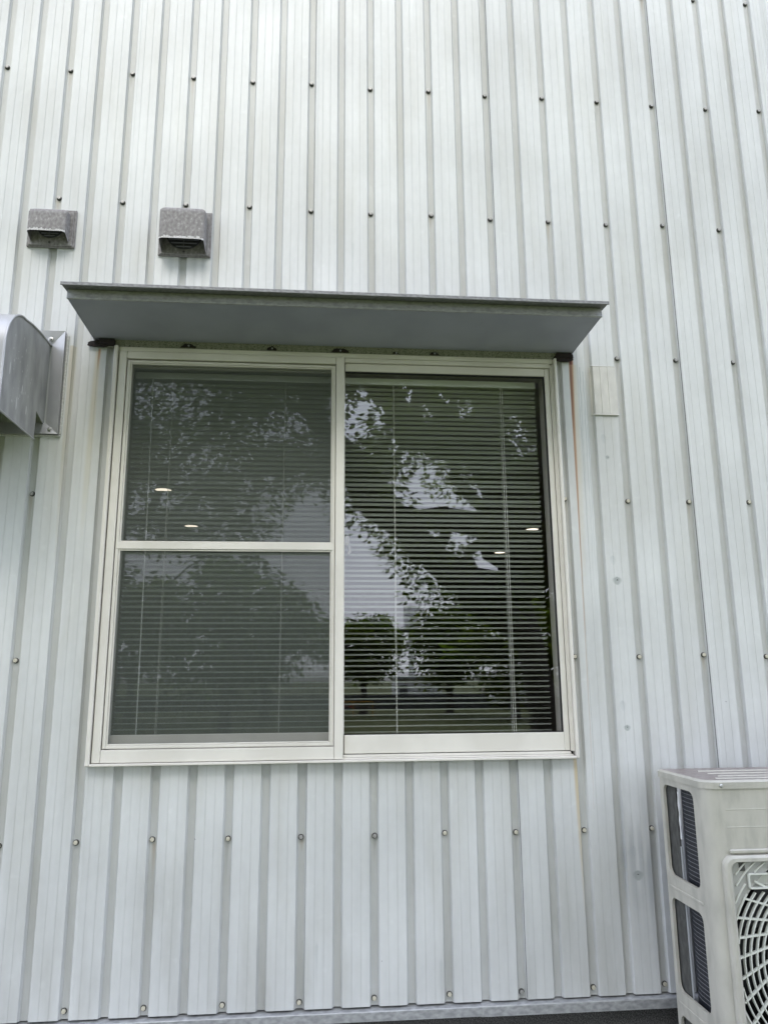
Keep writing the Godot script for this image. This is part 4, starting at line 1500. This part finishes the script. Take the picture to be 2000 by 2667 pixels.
func park() -> void:
	var g := MB.new()
	g.quad(Vector3(-300, 0, 400), Vector3(300, 0, 400), Vector3(300, 0, -60), Vector3(-300, 0, -60))
	struct("lawn", g, M.grass)
	var ap := MB.new()
	ap.quad(Vector3(-14, 0.004, 1.6), Vector3(16, 0.004, 1.6), Vector3(16, 0.004, -0.02), Vector3(-14, 0.004, -0.02))
	struct("gravel_strip", ap, M.gravel)
	var small := leaf_mesh(0.112)
	var big := leaf_mesh(0.26)
	var green := Color(0.135, 0.180, 0.042)
	tree("big broadleaf tree with dark leaning trunk mirrored at the right of the window", Vector3(4.6, 0, 9.4), [Vector3(0, -0.1, 0), Vector3(-0.05, 1.0, 0), Vector3(-0.28, 2.2, -0.1), Vector3(-0.6, 3.3, -0.3), Vector3(-0.9, 4.3, -0.6)], 0.27, Vector3(-1.0, 6.6, -1.2), Vector3(3.8, 4.0, 3.8), 156, 320, 0.62, small, green, 101)
	tree("big broadleaf tree mirrored dimly in the left screened pane", Vector3(-3.6, 0, 9.8), [Vector3(0, -0.1, 0), Vector3(0.1, 1.2, 0), Vector3(0.3, 2.4, -0.1), Vector3(0.5, 3.6, -0.3), Vector3(0.8, 4.6, -0.5)], 0.26, Vector3(0.9, 6.2, -1.0), Vector3(3.7, 4.0, 3.7), 158, 320, 0.62, small, green * Color(0.95, 0.95, 1.0), 202)
	var far := [
		[Vector3(3.1, 0, 33), 1.6, 3.2, 1.9, 1.75, "round clipped tree mirrored at the lower left of the right pane"],
		[Vector3(6.9, 0, 32), 1.9, 3.4, 2.6, 1.7, "dark round tree mirrored just right of the water tank"],
		[Vector3(8.6, 0, 27), 2.0, 3.0, 2.7, 2.2, "pale green tree mirrored low beside the right cord of the blind"],
		[Vector3(-1.2, 0, 30), 2.2, 3.6, 2.6, 2.3, "tree mirrored low in the left pane beside the mullion"],
		[Vector3(-6.2, 0, 28), 2.4, 3.8, 2.8, 2.4, "tree mirrored low at the far left of the screened pane"],
		[Vector3(-1.6, 0, 19), 2.2, 3.4, 3.0, 2.7, "bushy tree mirrored in the middle of the left pane below the screen's rail"],
		[Vector3(13.2, 0, 34), 3.0, 5.4, 3.4, 3.2, "tall tree mirrored behind the leaning trunk"],
		[Vector3(-12.5, 0, 24), 3.0, 7.0, 8.0, 4.2, "tall tree added out of view at the left end of the lawn to shade the wall"],  # this and the next three: added outside the mirrored view to block light
		[Vector3(17.5, 0, 22), 3.0, 7.0, 8.0, 4.2, "tall tree added out of view at the right end of the lawn to shade the wall"],
		[Vector3(-19.0, 0, 14), 3.0, 7.5, 8.5, 4.6, "broad tree added out of view farthest left beyond the lawn to shade the wall"],
		[Vector3(22.0, 0, 12), 3.0, 7.5, 8.5, 4.6, "broad tree added out of view farthest right beyond the lawn to shade the wall"],
	]
	for i in far.size():
		var q: Array = far[i]
		var h: float = q[2]
		tree(q[5], q[0], [Vector3(0, -0.1, 0), Vector3(0.05, h * 0.25, 0), Vector3(0, h * 0.5, 0.05), Vector3(0.05, h * 0.8, 0)], 0.17, Vector3(0, h * 0.93, 0), Vector3(q[4], q[3] * 0.74, q[4]), 40 if q[4] < 4.0 else 80, 95, 0.72 if q[4] < 4.0 else 1.15, big, [Color(0.120, 0.168, 0.038), Color(0.150, 0.190, 0.048)][1 if i == 2 else 0], 300 + i)
	# far side of the lawn
	var wh := thing("warehouse", "white panelled warehouse mirrored beyond the lawn", "building", Vector3(7.0, 0, 44))
	for i in 5:
		obj("wall_panel", b1(-1.2 + i * 0.56, -0.66 + i * 0.56, 0.0, 1.55, 0, 3.0, 0.02), M.white_wall, wh)
	obj("roof", b1(-1.3, 1.7, 1.55, 1.72, -0.2, 3.2, 0.02), M.silver, wh)
	obj("door", b1(-1.0, -0.55, 0.0, 1.2, -0.05, -0.003, 0.01), M.block, wh)
	var cb := thing("cream_building", "low cream building mirrored right of the warehouse", "building", Vector3(13.8, 0, 45))
	obj("wall", b1(-2.0, 2.0, 0.0, 1.5, 0, 3, 0.02), M.cream_wall, cb)
	obj("roof", b1(-2.2, 2.2, 1.5, 1.7, -0.2, 3.2, 0.02), M.white_wall, cb)
	var wb := MB.new()
	wb.box(-18, 30, 0.0, 0.75, 38.5, 38.8, 0.02)
	tag(obj("boundary_wall", wb, M.block), "long low dark boundary wall at the lawn's far edge", "wall")
	var tk := thing("water_tank", "tall silver cylinder tank on a stem mirrored between the far trees", "tank", Vector3(10.6, 0, 75))
	var cy := MB.new()
	cy.lathe_z([Vector2(0.0, 6.5), Vector2(0.75, 6.5), Vector2(0.75, 8.7), Vector2(0.0, 8.9)], 24)
	var o := obj("cylinder", cy, M.tank, tk)
	o.rotation.x = -PI / 2
	var stem := MB.new()
	stem.tube([Vector3(0, 0, 0), Vector3(0, 6.6, 0)], [0.32, 0.28], 12)
	obj("stem", stem, M.tank, tk)
	obj("platform", b1(-1.3, 1.3, 6.2, 6.4, -1.3, 1.3, 0.02), M.block, tk)
	var rl := thing("play_rail", "low yellow playground rail with red grips on the lawn", "rail", Vector3(2.9, 0, 31))
	for x: float in [-1.0, -0.35, 0.5]:
		var po := MB.new()
		po.tube([Vector3(x, 0, 0), Vector3(x, 0.62, 0)], [0.03, 0.03], 8)
		obj("post", po, M.yellow, rl)
	var bar := MB.new()
	bar.tube([Vector3(-1.0, 0.62, 0), Vector3(0.55, 0.62, 0)], [0.03, 0.03], 8)
	obj("bar", bar, M.yellow, rl)
	obj("grip", b1(-0.95, -0.7, 0.40, 0.46, -0.03, 0.03, 0.01), M.red, rl)
	obj("grip", b1(-0.55, -0.38, 0.40, 0.46, -0.03, 0.03, 0.01), M.red, rl)
	for c: Array in [[Vector3(12.0, 0, 37.2), M.white, "white parked car mirrored left of the leaning trunk"], [Vector3(15.6, 0, 37.4), M.red, "red parked car mirrored nearest the leaning trunk"]]:
		car(c[0], c[1], c[2])


func car(at: Vector3, paint: Material, label: String) -> void:
	var t := thing("parked_car", label, "car", at, "cars parked beyond the lawn")
	var b := MB.new()
	# side outline (x, y) turned into a body by sweeping it across z
	var prof := [Vector2(-1.9, 0.30), Vector2(-1.95, 0.62), Vector2(-1.75, 0.85), Vector2(-1.0, 0.95), Vector2(-0.45, 1.38), Vector2(0.9, 1.42), Vector2(1.5, 1.0), Vector2(1.95, 0.88), Vector2(1.95, 0.34)]
	b.prism_x(prof.map(func(q): return Vector2(q.x, q.y)), -0.8, 0.8)
	var o := obj("body", b, paint, t)
	o.rotation.y = PI / 2
	var w := MB.new()
	w.prism_x([Vector2(-0.85, 0.98), Vector2(-0.42, 1.32), Vector2(0.82, 1.36), Vector2(1.3, 1.0)], -0.81, 0.81)
	o = obj("window", w, M.black, t)
	o.rotation.y = PI / 2
	for x: float in [-1.2, 1.2]:
		for z: float in [-0.72, 0.72]:
			var wm := MB.new()
			wm.lathe_z([Vector2(0.0, -0.1), Vector2(0.31, -0.1), Vector2(0.31, 0.1), Vector2(0.0, 0.1)], 18)
			obj("wheel", wm, M.black, t, Vector3(x, 0.31, z))


func _ready() -> void:
	var cam := Camera3D.new()
	cam.name = "camera"
	cam.position = Vector3(0.8481, 1.6, 3.067)
	cam.rotation = Vector3(0.2134, -0.0907, -0.0078)
	cam.fov = 67.38
	cam.near = 0.05
	cam.far = 900.0
	cam.current = true
	add_child(cam)
	var sky_mat := ProceduralSkyMaterial.new()
	sky_mat.sky_top_color = Color(0.77, 0.81, 0.91)
	sky_mat.sky_horizon_color = Color(0.93, 0.945, 0.99)
	sky_mat.sky_curve = 0.3
	sky_mat.ground_horizon_color = Color(0.36, 0.38, 0.33)
	sky_mat.ground_bottom_color = Color(0.30, 0.31, 0.26)
	sky_mat.sun_angle_max = 0.0
	var sky := Sky.new()
	sky.sky_material = sky_mat
	var env := Environment.new()
	env.background_mode = Environment.BG_SKY
	env.sky = sky
	env.background_energy_multiplier = 1.15
	env.ambient_light_source = Environment.AMBIENT_SOURCE_SKY
	env.tonemap_mode = Environment.TONE_MAPPER_LINEAR
	env.tonemap_exposure = 4.05
	env.sdfgi_enabled = true
	env.ssao_enabled = true
	env.ssil_enabled = true
	var we := WorldEnvironment.new()
	we.name = "sky"
	we.environment = env
	add_child(we)
	var sun := DirectionalLight3D.new()
	sun.name = "sun"
	sun.light_energy = 0.21
	sun.light_color = Color(1.0, 0.985, 0.965)
	sun.light_angular_distance = 25.0
	sun.shadow_enabled = true
	sun.rotation = Vector3(deg_to_rad(-46.0), deg_to_rad(-8.0), 0)
	add_child(sun)
	materials()
	building()
	window()
	blind()
	canopy()
	vent("vent_hood", "smaller grey vent hood, at upper left of the wall near the picture's edge", Vector3(-0.279, 3.389, 0.0155), 0.196, 0.178, -0.079, 0.074, 0.070, 0.038, 0.147, 0.049, 0.091)
	vent("vent_hood", "larger grey vent hood with visible louvres, above the window's left pane", Vector3(0.276, 3.371, 0.0155), 0.222, 0.214, -0.094, 0.091, 0.094, 0.031, 0.183, 0.074, 0.106)
	exhaust_hood()
	cover_plate()
	outdoor_unit()
	park()
